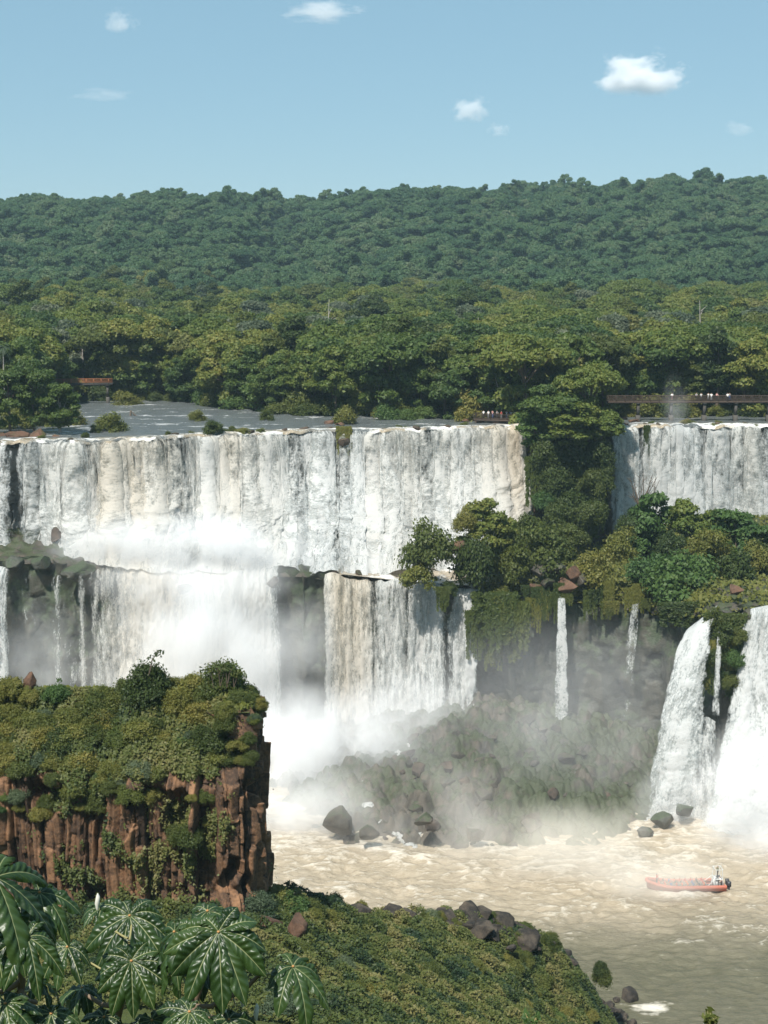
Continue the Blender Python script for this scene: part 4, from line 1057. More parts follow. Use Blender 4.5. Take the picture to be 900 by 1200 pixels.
for i, (px, py, Y, r, m_) in enumerate([(630, 668, 267, 2.2, 'rubble'), (652, 664, 267, 2.6, 'rubble'), (672, 672, 266, 2.4, 'red_rock'), (640, 684, 265, 1.8, 'rubble'), (664, 688, 265, 2.6, 'red_rock'), (684, 682, 265.5, 2.0, 'rubble'), (625, 690, 265.5, 2.2, 'red_rock'), (862, 692, 240, 1.6, 'red_rock'), (880, 722, 236.5, 1.6, 'rubble'), (850, 718, 237.5, 1.8, 'rubble')]):
    rock(at(px, py, Y), r, m_, 940 + i, f"{'reddish' if m_ == 'red_rock' else 'brown'} boulder {'on the ledge below the wide sunlit bush' if px < 700 else 'at the top of the mossy rib'}", group=f"{m_} boulders on ledge {px < 700}".replace('red_rock', 'reddish').replace('rubble', 'brown').replace('True', 'below the wide sunlit bush').replace('False', 'at the mossy rib'))
for i, (px, py, r, m_) in enumerate([(20, 512, 3.4, 'red_rock'), (45, 511, 2.6, 'red_rock'), (0, 516, 3.2, 'red_rock'), (70, 514, 1.8, 'red_rock'), (10, 530, 3.0, 'wall_rock'), (385, 494, 1.4, 'red_rock'), (398, 496, 1.6, 'red_rock'), (545, 492, 1.5, 'red_rock'), (562, 492, 1.6, 'red_rock'), (585, 492, 2.0, 'red_rock'), (598, 491, 1.6, 'red_rock'), (730, 490, 1.3, 'red_rock'), (742, 492, 1.5, 'red_rock'), (488, 506, 1.0, 'wall_rock'), (525, 506, 1.1, 'wall_rock')]):
    Y = max(onz(px, min(py + 2, 511), ZU)[1], float(np.interp(px, [q[0] for q in UL] + [q[0] for q in UR], [q[1] for q in UL] + [q[1] for q in UR])) + (0.3 if px > 100 else -9)); p = np.array([xat(px, Y, ZU), Y, ZU]) if px > 100 else at(px, py, Y)
    wh = 'outer end of the upper lip' if px < 100 else ('lip beside the hanging grass' if px < 450 else ('lip by the crowded platform' if px < 650 else 'lip below the long walkway'))
    rock(p, r, m_, 970 + i, f"{'red brown' if m_ == 'red_rock' else 'dark'} rock at the {wh}", group=f"{'red brown' if m_ == 'red_rock' else 'dark'} rocks at the {wh}", sc=(1.3, 1, 0.6))
for px, py, Y, rx, k, lab in [(838, 722, 236.5, 16, 0, 'olive shrub on the crown of the mossy rib'), (850, 742, 235, 20, 4, 'dark shrub on the face of the mossy rib'), (862, 770, 234, 16, 2, 'fresh green shrub low on the mossy rib'), (842, 768, 234.5, 16, 1, 'dark shrub midway down the mossy rib'), (866, 745, 234.4, 13, 0, 'olive shrub beside the heavy lower fall'), (856, 798, 233.5, 14, 1, 'lowest dark shrub of the mossy rib')]:
    shrub(px, py, Y, rx, k, lab, hz=1.1)
rock(at(848, 770, 240), 5.0, 'wet_rock', 990, 'tall mossy rock rib standing between the two lower falls', sc=(0.75, 0.8, 2.0), name='rock_rib')

# small streams over the rubble
def stream(rows, w_, label, seed):
    Pp = []
    for px, py in rows:
        Y = 211 + (1000 - py) / 140 * 44; X = xat(px, Y, 4)
        for _ in range(3):
            z = mound_z(np.array(X), np.array(Y)); q = onz(px, py, float(z)); X, Y = q[0], q[1]
            Y = min(max(Y, 208), 262)
        Pp.append([X, Y, float(z)])
    Pp = np.array(Pp); t = np.linspace(0, 1, 46); tk = np.linspace(0, 1, len(Pp))
    c = np.stack([np.interp(t, tk, Pp[:, k]) for k in range(3)], -1)
    c[:, 0] += 0.7 * (fbm(t * 9, 0 * t, 0, 3, seed) - 0.5) * 2
    c[:, 2] = np.maximum(c[:, 2], mound_z(c[:, 0], c[:, 1])) + 0.75
    nw = 9; o_ = np.linspace(-0.5, 0.5, nw)
    ww = w_ * (0.6 + 0.8 * fbm(t * 6, 0 * t + 3, 0, 2, seed))
    P = np.repeat(c[:, None], nw, 1); P[..., 0] += o_[None] * ww[:, None]; P[..., 2] += 0.35 * (0.25 - o_[None] ** 2) * 4 * 0.5 - 0.2 + 0.3 * (fbm(P[..., 0] * 2, P[..., 1] * 2, 0, 3, seed) - 0.5)
    me = mesh('stream', P.reshape(-1, 3), grid_faces(len(t), nw), M['falls'], {'alpha': (0.78 - 1.5 * np.abs(o_[None] * 1.25) ** 2 + 0 * t[:, None]).ravel(), 'tint': np.full(len(t) * nw, 0.1)}, smooth=True, uv=np.stack([P[..., 0], -P[..., 1] * 1.5, 0 * P[..., 0] + seed], -1).reshape(-1, 3))
    obj('stream', me, label=label, cat='stream')
stream([(486, 872), (462, 893), (440, 910), (428, 925), (430, 950), (445, 968), (470, 985), (485, 1003)], 2.2, 'braided white trickle running down the misty end of the rubble fan', 31)
stream([(790, 940), (770, 955), (745, 975), (740, 990)], 1.4, 'white spill skirting the wet boulders under the leaning fall', 34)
stream([(470, 965), (492, 982), (480, 1000)], 1.6, 'second braid of white water beside the brownish slab boulder', 35)
# ================================================================== near headland (brown basalt cliff)
def inside(px_, py_, poly):
    c = np.zeros(len(px_), bool); j = len(poly) - 1
    for i in range(len(poly)):
        xi, yi = poly[i]; xj, yj = poly[j]
        c ^= ((yi > py_) != (yj > py_)) & (px_ < (xj - xi) * (py_ - yi) / (yj - yi + 1e-12) + xi); j = i
    return c
def headland():
    # plan path of the face, left to right, then round the corner and away from the viewer
    path = np.array([(-75, 121), (-45, 117.5), (-30, 116), (-20, 115), (-13.6, 114.5), (-10.9, 115.5), (-10.4, 118.5), (-10.9, 126), (-13.2, 136), (-17, 147), (-24, 158)], float)
    d = np.r_[0, np.cumsum(np.linalg.norm(np.diff(path, axis=0), axis=1))]
    s = np.r_[np.arange(0, 28, 0.3), np.arange(28, 84, 0.075), np.arange(84, d[-1], 0.3)]
    Pp = np.stack([np.interp(s, d, path[:, k]) for k in (0, 1)], -1)
    tan = np.gradient(Pp, axis=0); tan /= np.linalg.norm(tan, axis=1)[:, None]
    N = np.stack([tan[:, 1], -tan[:, 0]], -1)
    z0, zt = 26.0, 49.5
    z = np.r_[np.arange(z0, 31, 0.4), np.arange(31, zt, 0.085)]; nz = len(z)
    S, Z = np.meshgrid(s, z, indexing='ij')
    # basalt columns: uneven widths, each broken into blocks at its own heights
    def part1d(x, wmin, wmax, seed):
        rg = np.random.default_rng(seed); e = np.cumsum(rg.uniform(wmin, wmax, int(90 / wmin))) - 4
        i = np.clip(np.searchsorted(e, x), 1, len(e) - 1); u = (x - e[i - 1]) / (e[i] - e[i - 1]); ed = np.minimum(x - e[i - 1], e[i] - x)
        return i, u, ed
    def hh(i, j, k): return _hash(np.asarray(i, np.int64), np.asarray(j, np.int64), np.zeros_like(np.asarray(i, np.int64)), k)
    sw = S + 0.35 * (fbm(S / 2.5, Z / 5, 0, 3, 301) - 0.5) * 2
    i1, u1, e1_ = part1d(sw, 0.8, 2.4, 1); i2, u2, e2_ = part1d(sw + 0.15 * (fbm(S, Z / 3, 0, 2, 320) - .5), 0.3, 0.85, 2)
    def rows(i, h0, h1, k):
        zz = Z / (h0 + (h1 - h0) * hh(i, 0 * i, k)) + 9 * hh(i, 0 * i + 1, k) + 0.25 * (fbm(S / 1.2, Z / 4, 0, 2, k) - .5); j = np.floor(zz).astype(np.int64); v_ = zz - j
        return j, v_
    j1, v1 = rows(i1, 4.0, 11.0, 31); j2, v2 = rows(i2, 1.1, 5.5, 33)
    c1 = hh(i1, j1, 41); c2 = hh(i2, j2, 43); c4 = hh(i2, j2, 47)
    dd = 1.25 * (hh(i1, 0 * i1, 40) - 0.5) + 0.8 * (c1 - 0.5) + 0.62 * (c2 - 0.5)
    dd += (u1 - .5) * 1.0 * (hh(i1, j1, 44) - .5) + (u2 - .5) * 0.6 * (hh(i2, j2, 45) - .5) + (v2 - .5) * 0.5 * (hh(i2, j2, 46) - .5) + (v1 - .5) * 1.2 * (hh(i1, j1, 48) - .5)
    dd -= 0.5 * sst(0.16, 0.0, e1_) + 0.22 * sst(0.09, 0.0, e2_) + 0.05 * sst(0.06, 0.0, np.minimum(v2, 1 - v2))
    dd += 0.12 * (fbm(S / 0.5, Z / 0.5, 0, 3, 304) - 0.5) + 0.6 * (fbm(S / 7, Z / 6, 0, 2, 305) - 0.5)
    # hollows low on the face
    hol = sst(0.58, 0.70, fbm(S / 3.0, Z / 4.5, 0, 3, 309)) * sst(44.0, 42.0, Z) * sst(33.5, 36.5, Z)
    dd -= 2.1 * hol
    # the top lays back into a brushy slope
    corner = sst(62, 66.5, S)              # the corner stays vertical almost to the top
    brk = 43.5 + 4.0 * corner + 2.0 * (fbm(S / 6, 0 * S, 0, 3, 307) - 0.5)
    lay = np.maximum(0, Z - brk)
    dd -= 1.25 * lay * (1 - 0.5 * corner) + 0.02 * lay ** 2
    P = np.zeros(S.shape + (3,))
    P[..., 0] = Pp[:, None, 0] + N[:, None, 0] * dd; P[..., 1] = Pp[:, None, 1] + N[:, None, 1] * dd; P[..., 2] = Z
    P[..., 2] = np.minimum(P[..., 2], zt + 0.5 * (fbm(S / 3, 0 * S, 0, 3, 311) - 0.5) - 0.42 * np.maximum(0, P[..., 1] - 123.0))
    moss = 0.55 * sst(0.5, 2.5, lay) - 0.12
    me = mesh('terrain', P.reshape(-1, 3), grid_faces(len(s), nz)[:, ::-1], M['basalt'], {'v': np.clip(0.35 * c1 + 0.3 * c2 + 0.35 * c4, 0, 1), 'moss': moss})
    obj('terrain', me, label='brown basalt headland with fractured columns and a brushy top', cat='cliff', kind='structure')
    return s, z, P, N, lay
HS, HZ, HP_, HN, HLAY = headland()
# its top
def head_top(X, Y):
    return 49.5 + 0.5 * (fbm(X / 6, Y / 6, 0, 3, 310) - 0.5) - 0.42 * np.maximum(0, Y - 123.0)
def headtop_mesh():
    xs = np.arange(-72, -8, 0.5); ys = np.arange(116, 158, 0.5)
    X, Y = np.meshgrid(xs, ys, indexing='ij'); Z = head_top(X, Y) - 0.25
    poly_ = np.vstack([HP_[::6, -1, :2], [[-75, 158]]])
    ok = inside(X.ravel(), Y.ravel(), poly_); f = grid_faces(len(xs), len(ys)); f = f[ok[f].any(1)]
    me = mesh('terrain', np.stack([X, Y, Z], -1).reshape(-1, 3), f, M['soil'], {'v': 0.5 + 0 * X, 'moss': 0.5 + 0 * X}, smooth=True)
    obj('terrain', me, label='grassy flat top of the brown basalt headland', cat='terrain', kind='structure')
headtop_mesh()

# ------------------------------------------------------------------ near slope: thin-plate surface through surveyed points
CTRL = [at(300, 1050, 119), at(330, 1042, 126), at(370, 1056, 130), at(400, 1068, 133), at(470, 1076, 139), at(550, 1072, 143), at(600, 1084, 146), at(640, 1104, 149), at(668, 1128, 151), at(690, 1152, 154), at(700, 1196, 160),
        at(250, 1075, 113), at(150, 1080, 113), at(0, 1085, 113), at(300, 1120, 105), at(400, 1120, 115), at(500, 1130, 124), at(600, 1150, 134), at(400, 1200, 98), at(550, 1200, 112), at(650, 1200, 137), at(200, 1200, 92), at(0, 1200, 92), at(330, 1090, 113),
        np.array([-60, 112, 33.0]), np.array([-60, 80, 40.0]), np.array([0, 80, 38.0]), np.array([30, 80, 33.0]), np.array([60, 100, 16.0]), np.array([45, 140, 5.0]), np.array([70, 130, 2.0])]
CTRL = np.array(CTRL)
def tps(P):
    n = len(P); d = np.hypot(P[:, None, 0] - P[None, :, 0], P[:, None, 1] - P[None, :, 1])
    K = d * d * np.log(d + 1e-6); A = np.zeros((n + 3, n + 3)); A[:n, :n] = K + np.eye(n) * 8.0
    A[:n, n] = 1; A[:n, n + 1:] = P[:, :2]; A[n, :n] = 1; A[n + 1:, :n] = P[:, :2].T
    w_ = np.linalg.solve(A, np.r_[P[:, 2], 0, 0, 0])
    def f(X, Y):
        X = np.asarray(X, float); out = w_[n] + w_[n + 1] * X + w_[n + 2] * Y
        for i in range(n):
            d = np.hypot(X - P[i, 0], Y - P[i, 1]); out = out + w_[i] * d * d * np.log(d + 1e-6)
        return out
    return f
_tp = tps(CTRL)
RIDX = np.array([at(*q)[0] for q in ((300, 1050, 119), (330, 1042, 126), (400, 1068, 133), (470, 1076, 139), (550, 1072, 143), (600, 1084, 146), (640, 1104, 149), (690, 1152, 154), (700, 1196, 160))])
RIDY = np.array([119, 126, 133, 139, 143, 146, 149, 154, 160], float)
def slope_z(X, Y):
    X, Y = np.asarray(X, float), np.asarray(Y, float)
    z = _tp(X, Y)
    ry = np.interp(X, np.r_[-80, -14, RIDX, 60], np.r_[135, 130, RIDY, 150])
    over = np.maximum(0, Y - ry - 0.5)
    z = np.minimum(z, 60) - over * 1.3 - 0.05 * over ** 2
    ex = np.maximum(0, X - np.interp(Y, [90, 137, 160, 172], [60, 21, 21.8, 22.4]) + 1.0)
    z = z - ex * 0.75
    # towards the viewpoint the ground climbs steeply to the lookout
    t = np.clip((95 - Y) / 92, 0, 1)
    near = 33 + (CAMZ - 1.7 - 33) * t ** 1.35
    z = np.where(Y < 95, np.minimum(near, CAMZ - 1.7) * sst(95, 80, Y) + z * (1 - sst(95, 80, Y)), z)
    return np.maximum(z, -3.0)
def slope():
    xs = np.r_[np.linspace(-220, -62, 30), np.arange(-60, 48, 0.45), np.linspace(50, 220, 30)]
    ys = np.r_[np.linspace(-150, 88, 60), np.arange(89, 176, 0.4)]
    X, Y = np.meshgrid(xs, ys, indexing='ij')
    Z = slope_z(X, Y)
    b = sst(-2, 1, Z)
    Z = Z + b * (0.9 * (fbm(X / 3.5, Y / 3.5, 0, 4, 320) - 0.5))
    ok = None
    me = mesh('terrain', np.stack([X, Y, Z], -1).reshape(-1, 3), grid_faces(len(xs), len(ys)), M['soil'], {'v': fbm(X / 2, Y / 2, 0, 2, 321), 'moss': 0.25 + 0 * X}, smooth=True)
    obj('terrain', me, label='green slope falling from the lookout to the river', cat='terrain', kind='structure')
slope()

def slope_at(px, py, y0=90.0, y1=175.0):
    """first point of the slope seen at a photo pixel"""
    Ys = np.arange(y0, y1, 0.25); Pp = np.array([at(px, py, q) for q in Ys])
    g = slope_z(Pp[:, 0], Pp[:, 1]); k = np.where(Pp[:, 2] <= g)[0]
    return Pp[k[0]] if len(k) else None

M['slope_leaf'] = leaf_mat('slope_leaf', [(0.0, (0.026, 0.050, 0.020)), (0.35, (0.075, 0.100, 0.024)), (0.7, (0.115, 0.130, 0.034)), (1.0, (0.185, 0.170, 0.06))], wobj=0.0)
# ground cover: leaf sprays and blades over the slope and the headland top
def cover(name, P, N, size, mat, lab, seed, aspect=1.8, jit=0.6, cat='ground cover', tone=None):
    rng = np.random.default_rng(seed)
    V, Fc, v = leaf_quads(P, N, size, rng, aspect=aspect, jit=jit)
    patch = np.repeat(fbm(P[:, 0] / 3.5, P[:, 1] / 3.5, 0, 3, seed), 4)
    v = np.clip(0.4 * v + 1.5 * (patch - 0.5) + 0.3, 0, 1) if tone is None else np.clip(0.35 * v + 1.7 * (patch - 0.5) + 0.75 * np.repeat((tone * 7.3) % 1.0, 4) - 0.05, 0, 1)
    obj(name, mesh(name, V, Fc, mat, {'v': v}), label=lab, cat=cat, kind='stuff')
rng = np.random.default_rng(31)
n = 560000
X = rng.uniform(-36, 30, n); Y = rng.uniform(94, 172, n); Z = slope_z(X, Y) + 0.9 * (fbm(X / 3.5, Y / 3.5, 0, 4, 320) - 0.5) * sst(-2, 1, slope_z(X, Y))
dens_ = fbm(X / 5, Y / 5, 0, 4, 330)
k = (Z > 1.2) & (dens_ + 0.35 * rng.uniform(size=n) > 0.42)
ci_, ca_, cb_ = cell(X[k] / 1.5, Y[k] / 1.5, 331)
bump_ = (0.25 + 1.1 * ci_) * np.sqrt(np.clip(1 - (ca_ / 0.62) ** 2, 0, 1)) + 0.1
cover('undergrowth', np.stack([X[k], Y[k], Z[k] + 0.05 + bump_ * rng.uniform(0.45, 1, k.sum())], -1), np.tile([0, -0.25, 1.0], (k.sum(), 1)), 0.155, M['slope_leaf'], 'low olive undergrowth covering the near slope', 41, tone=ci_)
n = 70000
X = rng.uniform(-60, -8, n); Y = rng.uniform(112, 158, n)
import mathutils
top_poly = HP_[::6, -1, :2]
poly = np.vstack([top_poly, [[-75, 158]]])
k = inside(X, Y, poly)
X, Y = X[k], Y[k]
cover('grass', np.stack([X, Y, head_top(X, Y) + rng.uniform(0.02, 0.42, len(X))], -1), np.tile([0, -0.8, 0.45], (len(X), 1)), 0.24, M['grass'], 'yellow green grass on the flat top of the headland', 42, aspect=2.4)
# leaf sprays over the laid-back upper face
fi = rng.integers(0, len(HS), 420000); fj = rng.integers(0, len(HZ), 420000)
la = HLAY[fi, fj]; P_ = HP_[fi, fj]
cl = fbm(P_[:, 0] / 2.2, P_[:, 2] / 2.2, P_[:, 1] / 2.2, 4, 333)
k = (rng.uniform(size=len(la)) < sst(-0.6, 1.0, la - 0.75 - 0.8 * sst(61, 64, HS[fi]) + 5.5 * (cl - 0.5)))
nn = np.stack([HN[fi[k], 0], HN[fi[k], 1], 0 * la[k] + 0.8], -1)
cover('undergrowth', P_[k] + nn * rng.uniform(0.05, 0.7, k.sum())[:, None] * (0.4 + cl[k])[:, None], nn, 0.15, M['slope_leaf'], 'tangled creepers and low growth over the brow of the headland', 43)

# shrubs on the headland: over the brow, hanging on the face, along the top
SHN = [shrub_proto(421, M['leaf_shrub'], 22, 0.088, 760), shrub_proto(422, M['leaf_dark'], 22, 0.09, 760), shrub_proto(423, M['leaf_shrub'], 20, 0.075, 900, tall=1.2), shrub_proto(424, M['leaf_grey'], 20, 0.07, 900), shrub_proto(425, M['leaf_bright'], 20, 0.085, 760), shrub_proto(426, M['grass'], 20, 0.08, 760)]
TONE = ['olive', 'dark green', 'fine leaved olive', 'grey green', 'fresh green', 'yellowish']
def near_shrub(loc, r, k, seed, label, group=None, hz=1.0):
    o = obj('shrub', SHN[k], None, loc, label=label, cat='shrub', group=group)
    o.scale = (r, r, r * hz); o.rotation_euler = (0, 0, seed * 1.7)
    return o
rng = np.random.default_rng(51)
def face_at(px, py):
    """nearest point of the headland face mesh seen at a pixel"""
    q = HP_[::5, ::5].reshape(-1, 3); u, v_ = project(q)
    d = np.hypot(u - px, v_ - py); c = np.where(d < 6)[0]
    if not len(c): return None, None
    j = c[np.argmin(q[c, 1])]
    return q[j], HN[::5][j // len(HZ[::5])]
placed = 0
for t_ in range(1400):
    if placed >= 124: break
    px = rng.uniform(-15, 316); py = 800 + 185 * rng.uniform() ** 1.25
    lowlim = np.interp(px, [0, 40, 100, 150, 200, 235, 262, 300, 316], [945, 945, 950, 935, 965, 985, 925, 895, 860]) + rng.normal() * 14
    if py > lowlim: continue
    p, nrm = face_at(px, py)
    if p is None: continue
    r = rng.uniform(0.75, 1.9) * (0.7 if py > 890 else 1.0)
    if px > 282: r = min(r, 0.75)
    k = int(rng.choice(6, p=[.34, .2, .22, .06, .08, .10]))
    zone = 'brow of the headland' if py < 860 else 'face of the headland'
    size = 'large' if r > 1.4 else 'small'
    half = 'near the river corner' if px > 200 else ('above the hollows' if px < 90 else 'midway along')
    loc = p - np.array([0, 0, 0.35 * r]) + np.array([nrm[0], nrm[1], 0]) * 0.1
    near_shrub(loc, r, k, placed, f'{size} {TONE[k]} shrub on the {zone}, {half}', f'{size} {TONE[k]} shrubs on the {zone} {half}'); placed += 1
for i, (px, row, rp, k, lab) in enumerate([(35, 782, 20, 5, 'yellowish shrub wrapped round the rock knob on the headland top'), (88, 790, 9, 2, 'low fine shrub alone on the headland skyline'), (12, 795, 18, 0, 'olive shrub at the outer end of the headland skyline'), (172, 785, 24, 1, 'dark green shrub under the lone sapling on the headland skyline'), (200, 795, 22, 2, 'fine leaved shrub beside the dark skyline shrub'), (225, 800, 22, 0, 'olive shrub in the dip of the headland skyline'), (262, 792, 26, 1, 'tall dark shrub with twiggy top at the headland skyline'), (286, 812, 16, 4, 'fresh green shrub near the river corner of the headland top'), (300, 830, 10, 0, 'olive shrub on the river corner of the headland'), (304, 850, 8, 2, 'fine leaved shrub hanging off the river corner'), (245, 810, 24, 2, 'fine leaved shrub before the tall twiggy skyline shrub'), (150, 806, 22, 0, 'olive shrub before the dark skyline shrub'), (122, 822, 12, 5, 'yellowish shrub amid the grass of the headland top'), (66, 822, 14, 4, 'fresh green shrub amid the grass of the headland top')]):
    Y = (122.0 + 2.2 * ((i * 37 % 10) / 10.0)) if px < 290 else 119.5
    c = np.array([xat(px, Y, 49.5), Y, float(head_top(np.array(-20.0), np.array(Y))) - 0.75])
    near_shrub(c, rp * mpp(Y, c[2]) * (0.7 + 0.7 * ((i * 53 % 10) / 10.0)), k, i, lab, hz=1.25)
rock(np.array([xat(35, 123.5, 50), 123.5, 50.1]), 1.0, 'red_rock', 3, 'brown rounded rock knob standing on the headland skyline', sc=(0.9, 0.9, 1.2))
# twiggy saplings on the skyline
def sapling(px, row, top, Y, label, seed, lean=0.0):
    rg = np.random.default_rng(seed); a = at(px, row, Y); b = at(px + lean, top, Y); h = b[2] - a[2]
    o = empty('sapling', a, label=label, cat='sapling')
    parts = []; Cs = []
    for q in range(2 if h > 2 else 3):
        e = (b - a) + np.array([rg.uniform(-.35, .35) * h, rg.uniform(-.2, .2), rg.uniform(-.3, 0.05) * h])
        m_ = e * 0.5 + np.array([rg.uniform(-.12, .12) * h, 0, 0]); parts.append(tube([np.zeros(3) - [0, 0, .4], m_, e], [0.035, 0.028, 0.015], 5))
        for _ in range(14): Cs.append(e + rg.normal(size=3) * np.array([.26, .2, .14]))
    v, f = join(parts); obj('stem', mesh('stem', v, f, M['bark']), o)
    V, Fc, vv = leaf_quads(np.array(Cs), np.tile([0, -.5, .8], (len(Cs), 1)), 0.16, rg, aspect=2.2); obj('leaves', mesh('leaves', V, Fc, M['leaf_dark'], {'v': vv}), o)
sapling(174, 786, 764, 121, 'lone thin sapling rising from the headland skyline', 5, 4)
for i, (px, tp_) in enumerate([(250, 782), (258, 776), (266, 780), (274, 788)]):
    sapling(px, 800, tp_, 120.5, 'twiggy sapling poking from the tall dark shrub on the headland', 8 + i, (px - 262) * 0.4)
    bpy.data.objects[-1 if False else 0]
for i, o in enumerate([q for q in bpy.data.objects if q.name.startswith('sapling') and 'twiggy' in q.get('label', '')]): o['group'] = 'twiggy saplings on the tall dark shrub'

# shrubs, outcrops and shore rocks on the near slope
rng = np.random.default_rng(61); placed = 0
for t_ in range(2500):
    if placed >= 62: break
    px, py = rng.uniform(290, 690), rng.uniform(1045, 1200)
    p = slope_at(px, py)
    if p is None or p[2] < 3: continue
    if fbm(p[0] / 4, p[1] / 4, 0, 2, 71) < 0.42: continue
    k = int(rng.choice(6, p=[.3, .14, .24, .1, .08, .14])); r = rng.uniform(0.5, 1.45)
    row = 'along the ridge of the near slope' if project(p + [0, 0, 1])[1] < 1095 and px > 350 else ('on the near slope below the headland' if px < 400 else ('on the river side of the near slope' if px > 560 else 'in the middle of the near slope'))
    near_shrub(p - np.array([0, 0, 0.2 * r]), r, k, placed, f'{TONE[k]} shrub {row}', f'{TONE[k]} shrubs {row}', hz=0.85); placed += 1
for i, (px, py, rp, k, lab) in enumerate([(300, 1062, 26, 3, 'grey green bush at the foot of the headland corner'), (340, 1060, 24, 4, 'fresh green bush above the red brown outcrop'), (322, 1052, 20, 0, 'olive bush against the base of the headland corner'), (365, 1068, 18, 2, 'fine leaved bush beside the ridge rocks'), (330, 1185, 30, 3, 'grey green bush beneath the cecropia branch'), (360, 1160, 22, 3, 'smaller grey green bush behind the cecropia branch'), (385, 1075, 14, 0, 'low olive bush by the first ridge rocks'), (706, 1150, 12, 1, 'upright dark bush at the lower end of the ridge'), (704, 1140, 9, 1, 'dark top of the upright bush at the ridge end')]):
    p = slope_at(px, min(py + rp * 0.3, 1199))
    if p is None: p = at(px, py, 155)
    near_shrub(p - np.array([0, 0, 0.1]), rp * mpp(p[1], p[2]), k, i, lab, hz=1.0 if k != 1 else 1.6)
p = slope_at(328, 1092)
for i, (dx, r, lab) in enumerate([(-1.2, 1.9, 'mossy red brown outcrop on the near slope below the headland corner'), (1.4, 1.6, 'second half of the red brown outcrop, nearer the ridge')]):
    rock(p + np.array([dx, 0.3, 0.3]), r, 'red_rock', 20 + i, lab, sc=(1.2, 0.8, 0.8), name='outcrop')
rng = np.random.default_rng(91)
RD = [(372, 1058), (388, 1066), (402, 1070), (416, 1074), (440, 1076), (455, 1077), (470, 1078), (486, 1079), (505, 1080), (520, 1078), (534, 1074), (548, 1074), (560, 1076), (572, 1082), (584, 1084), (566, 1092), (578, 1098), (594, 1090), (606, 1090), (618, 1094), (630, 1098), (640, 1108), (628, 1110), (612, 1104), (650, 1118), (656, 1128), (664, 1136), (674, 1142), (680, 1152), (690, 1160), (686, 1170), (600, 1112), (640, 1124), (662, 1146), (676, 1166), (694, 1176)]
for i, (px, py) in enumerate(RD):
    Y = float(np.interp(px, [330, 400, 470, 550, 600, 640, 690, 700], [126, 133, 139, 143, 146, 149, 154, 158])) - max(0, (py - np.interp(px, [370, 470, 550, 600, 640, 690], [1058, 1078, 1074, 1086, 1106, 1156]))) * 0.25
    p = at(px, py, Y); r = rng.choice([0.45, 0.65, 0.9, 1.3, 1.7])
    part_ = 'crest of the near slope' if px < 560 else ('steep shoulder of the near slope' if px < 645 else 'lower end of the ridge by the water')
    sz = 'big' if r > 0.95 else 'small'
    rock(p + [0, 0, 0.15 * r], r * 1.15, 'shore_rock', 30 + i, f'{sz} dark rock on the {part_}', group=f'{sz} dark rocks on the {part_}', sc=(1.2, 1, 0.85))
for i, (px, py, r, lab) in enumerate([(736, 1168, 1.5, 'pointed black rock standing alone in the shore water'), (722, 1172, 0.7, 'small black rock tucked against the pointed shore rock')]):
    rock(onz(px, py, 0.3), r, 'shore_rock', 80 + i, lab, sc=(1.1, 1, 1.0))
for i in range(34):
    px, py = rng.uniform(690, 745), rng.uniform(1172, 1200)
    if px > 690 + (py - 1165) * 1.3 + 10: continue
    rock(onz(px, py, 0.4), rng.uniform(0.5, 1.2), 'shore_rock', 100 + i, 'black wet rock piled along the shore at the end of the ridge', group='black wet rocks piled along the shore')
for i in range(30):
    px = rng.uniform(528, 668); Yr = float(np.interp(px, [470, 550, 600, 640, 690], [139, 143, 146, 149, 154])) - rng.uniform(-0.6, 3.2)
    X = xat(px, Yr, 20); r = rng.uniform(0.7, 1.5)
    o = rock(np.array([X, Yr, float(slope_z(X, Yr)) + 0.1 * r]), r, 'shore_rock', 300 + i, 'jagged black ledge of rock running down the shoulder of the near slope', group='jagged black ledges on the shoulder of the near slope', sc=(1.7, 0.8, 0.7), name='rock_ledge')
    o.rotation_euler = (rng.uniform(-.3, .3), rng.uniform(.15, .7), rng.uniform(-.5, .5))
# bushes that break the outline of the ridge and the river side of the slope
rng = np.random.default_rng(95)
for i in range(44):
    px = rng.uniform(350, 700); Yr = float(np.interp(px, [330, 400, 470, 550, 600, 640, 690, 700], [126, 133, 139, 143, 146, 149, 154, 160])) - rng.uniform(-0.5, 4.0)
    X = xat(px, Yr, 20); p = np.array([X, Yr, float(slope_z(X, Yr)) - 0.1])
    k = int(rng.choice(6, p=[.3, .2, .24, .06, .06, .14])); r = rng.choice([0.35, 0.5, 0.7, 1.0])
    wh = 'crest of the near slope' if px < 560 else 'river shoulder of the near slope'
    o = obj('bush', SHN[k], None, p, label=f'{TONE[k]} bush among the rocks on the {wh}', cat='bush', group=f'{TONE[k]} bushes among the rocks on the {wh}')
    o.scale = (r, r, r * rng.uniform(.8, 1.7)); o.rotation_euler = (0, 0, i * 2.1)
# leafy plant tip rising by the shore in front of the water
def tuft(px, py, Y, hpx, label, seed, mat):
    rg = np.random.default_rng(seed); m_ = mpp(Y, zat(py, Y)); b = at(px, py, Y); Cs, Ns = [], []
    o = empty('plant', b, label=label, cat='plant'); parts = []
    for q in range(7):
        a = rg.uniform(0, 6.28); e = np.array([math.cos(a) * .5, math.sin(a) * .5, rg.uniform(.6, 1.0)]) * hpx * m_
        parts.append(tube([np.array([0, 0, -0.15]), e * .55 + [0, 0, .1 * hpx * m_], e], [0.012, .01, .005], 4))
        for j in range(9): Cs.append(e * rg.uniform(.45, 1.05) + rg.normal(size=3) * .05 * hpx * m_); Ns.append([0, -.6, .6])
    v, f = join(parts); obj('stem', mesh('stem', v, f, M['stem']), o)
    V, Fc, vv = leaf_quads(np.array(Cs), np.array(Ns), hpx * m_ * .24, rg, aspect=2.6); obj('leaves', mesh('leaves', V, Fc, mat, {'v': vv}), o)
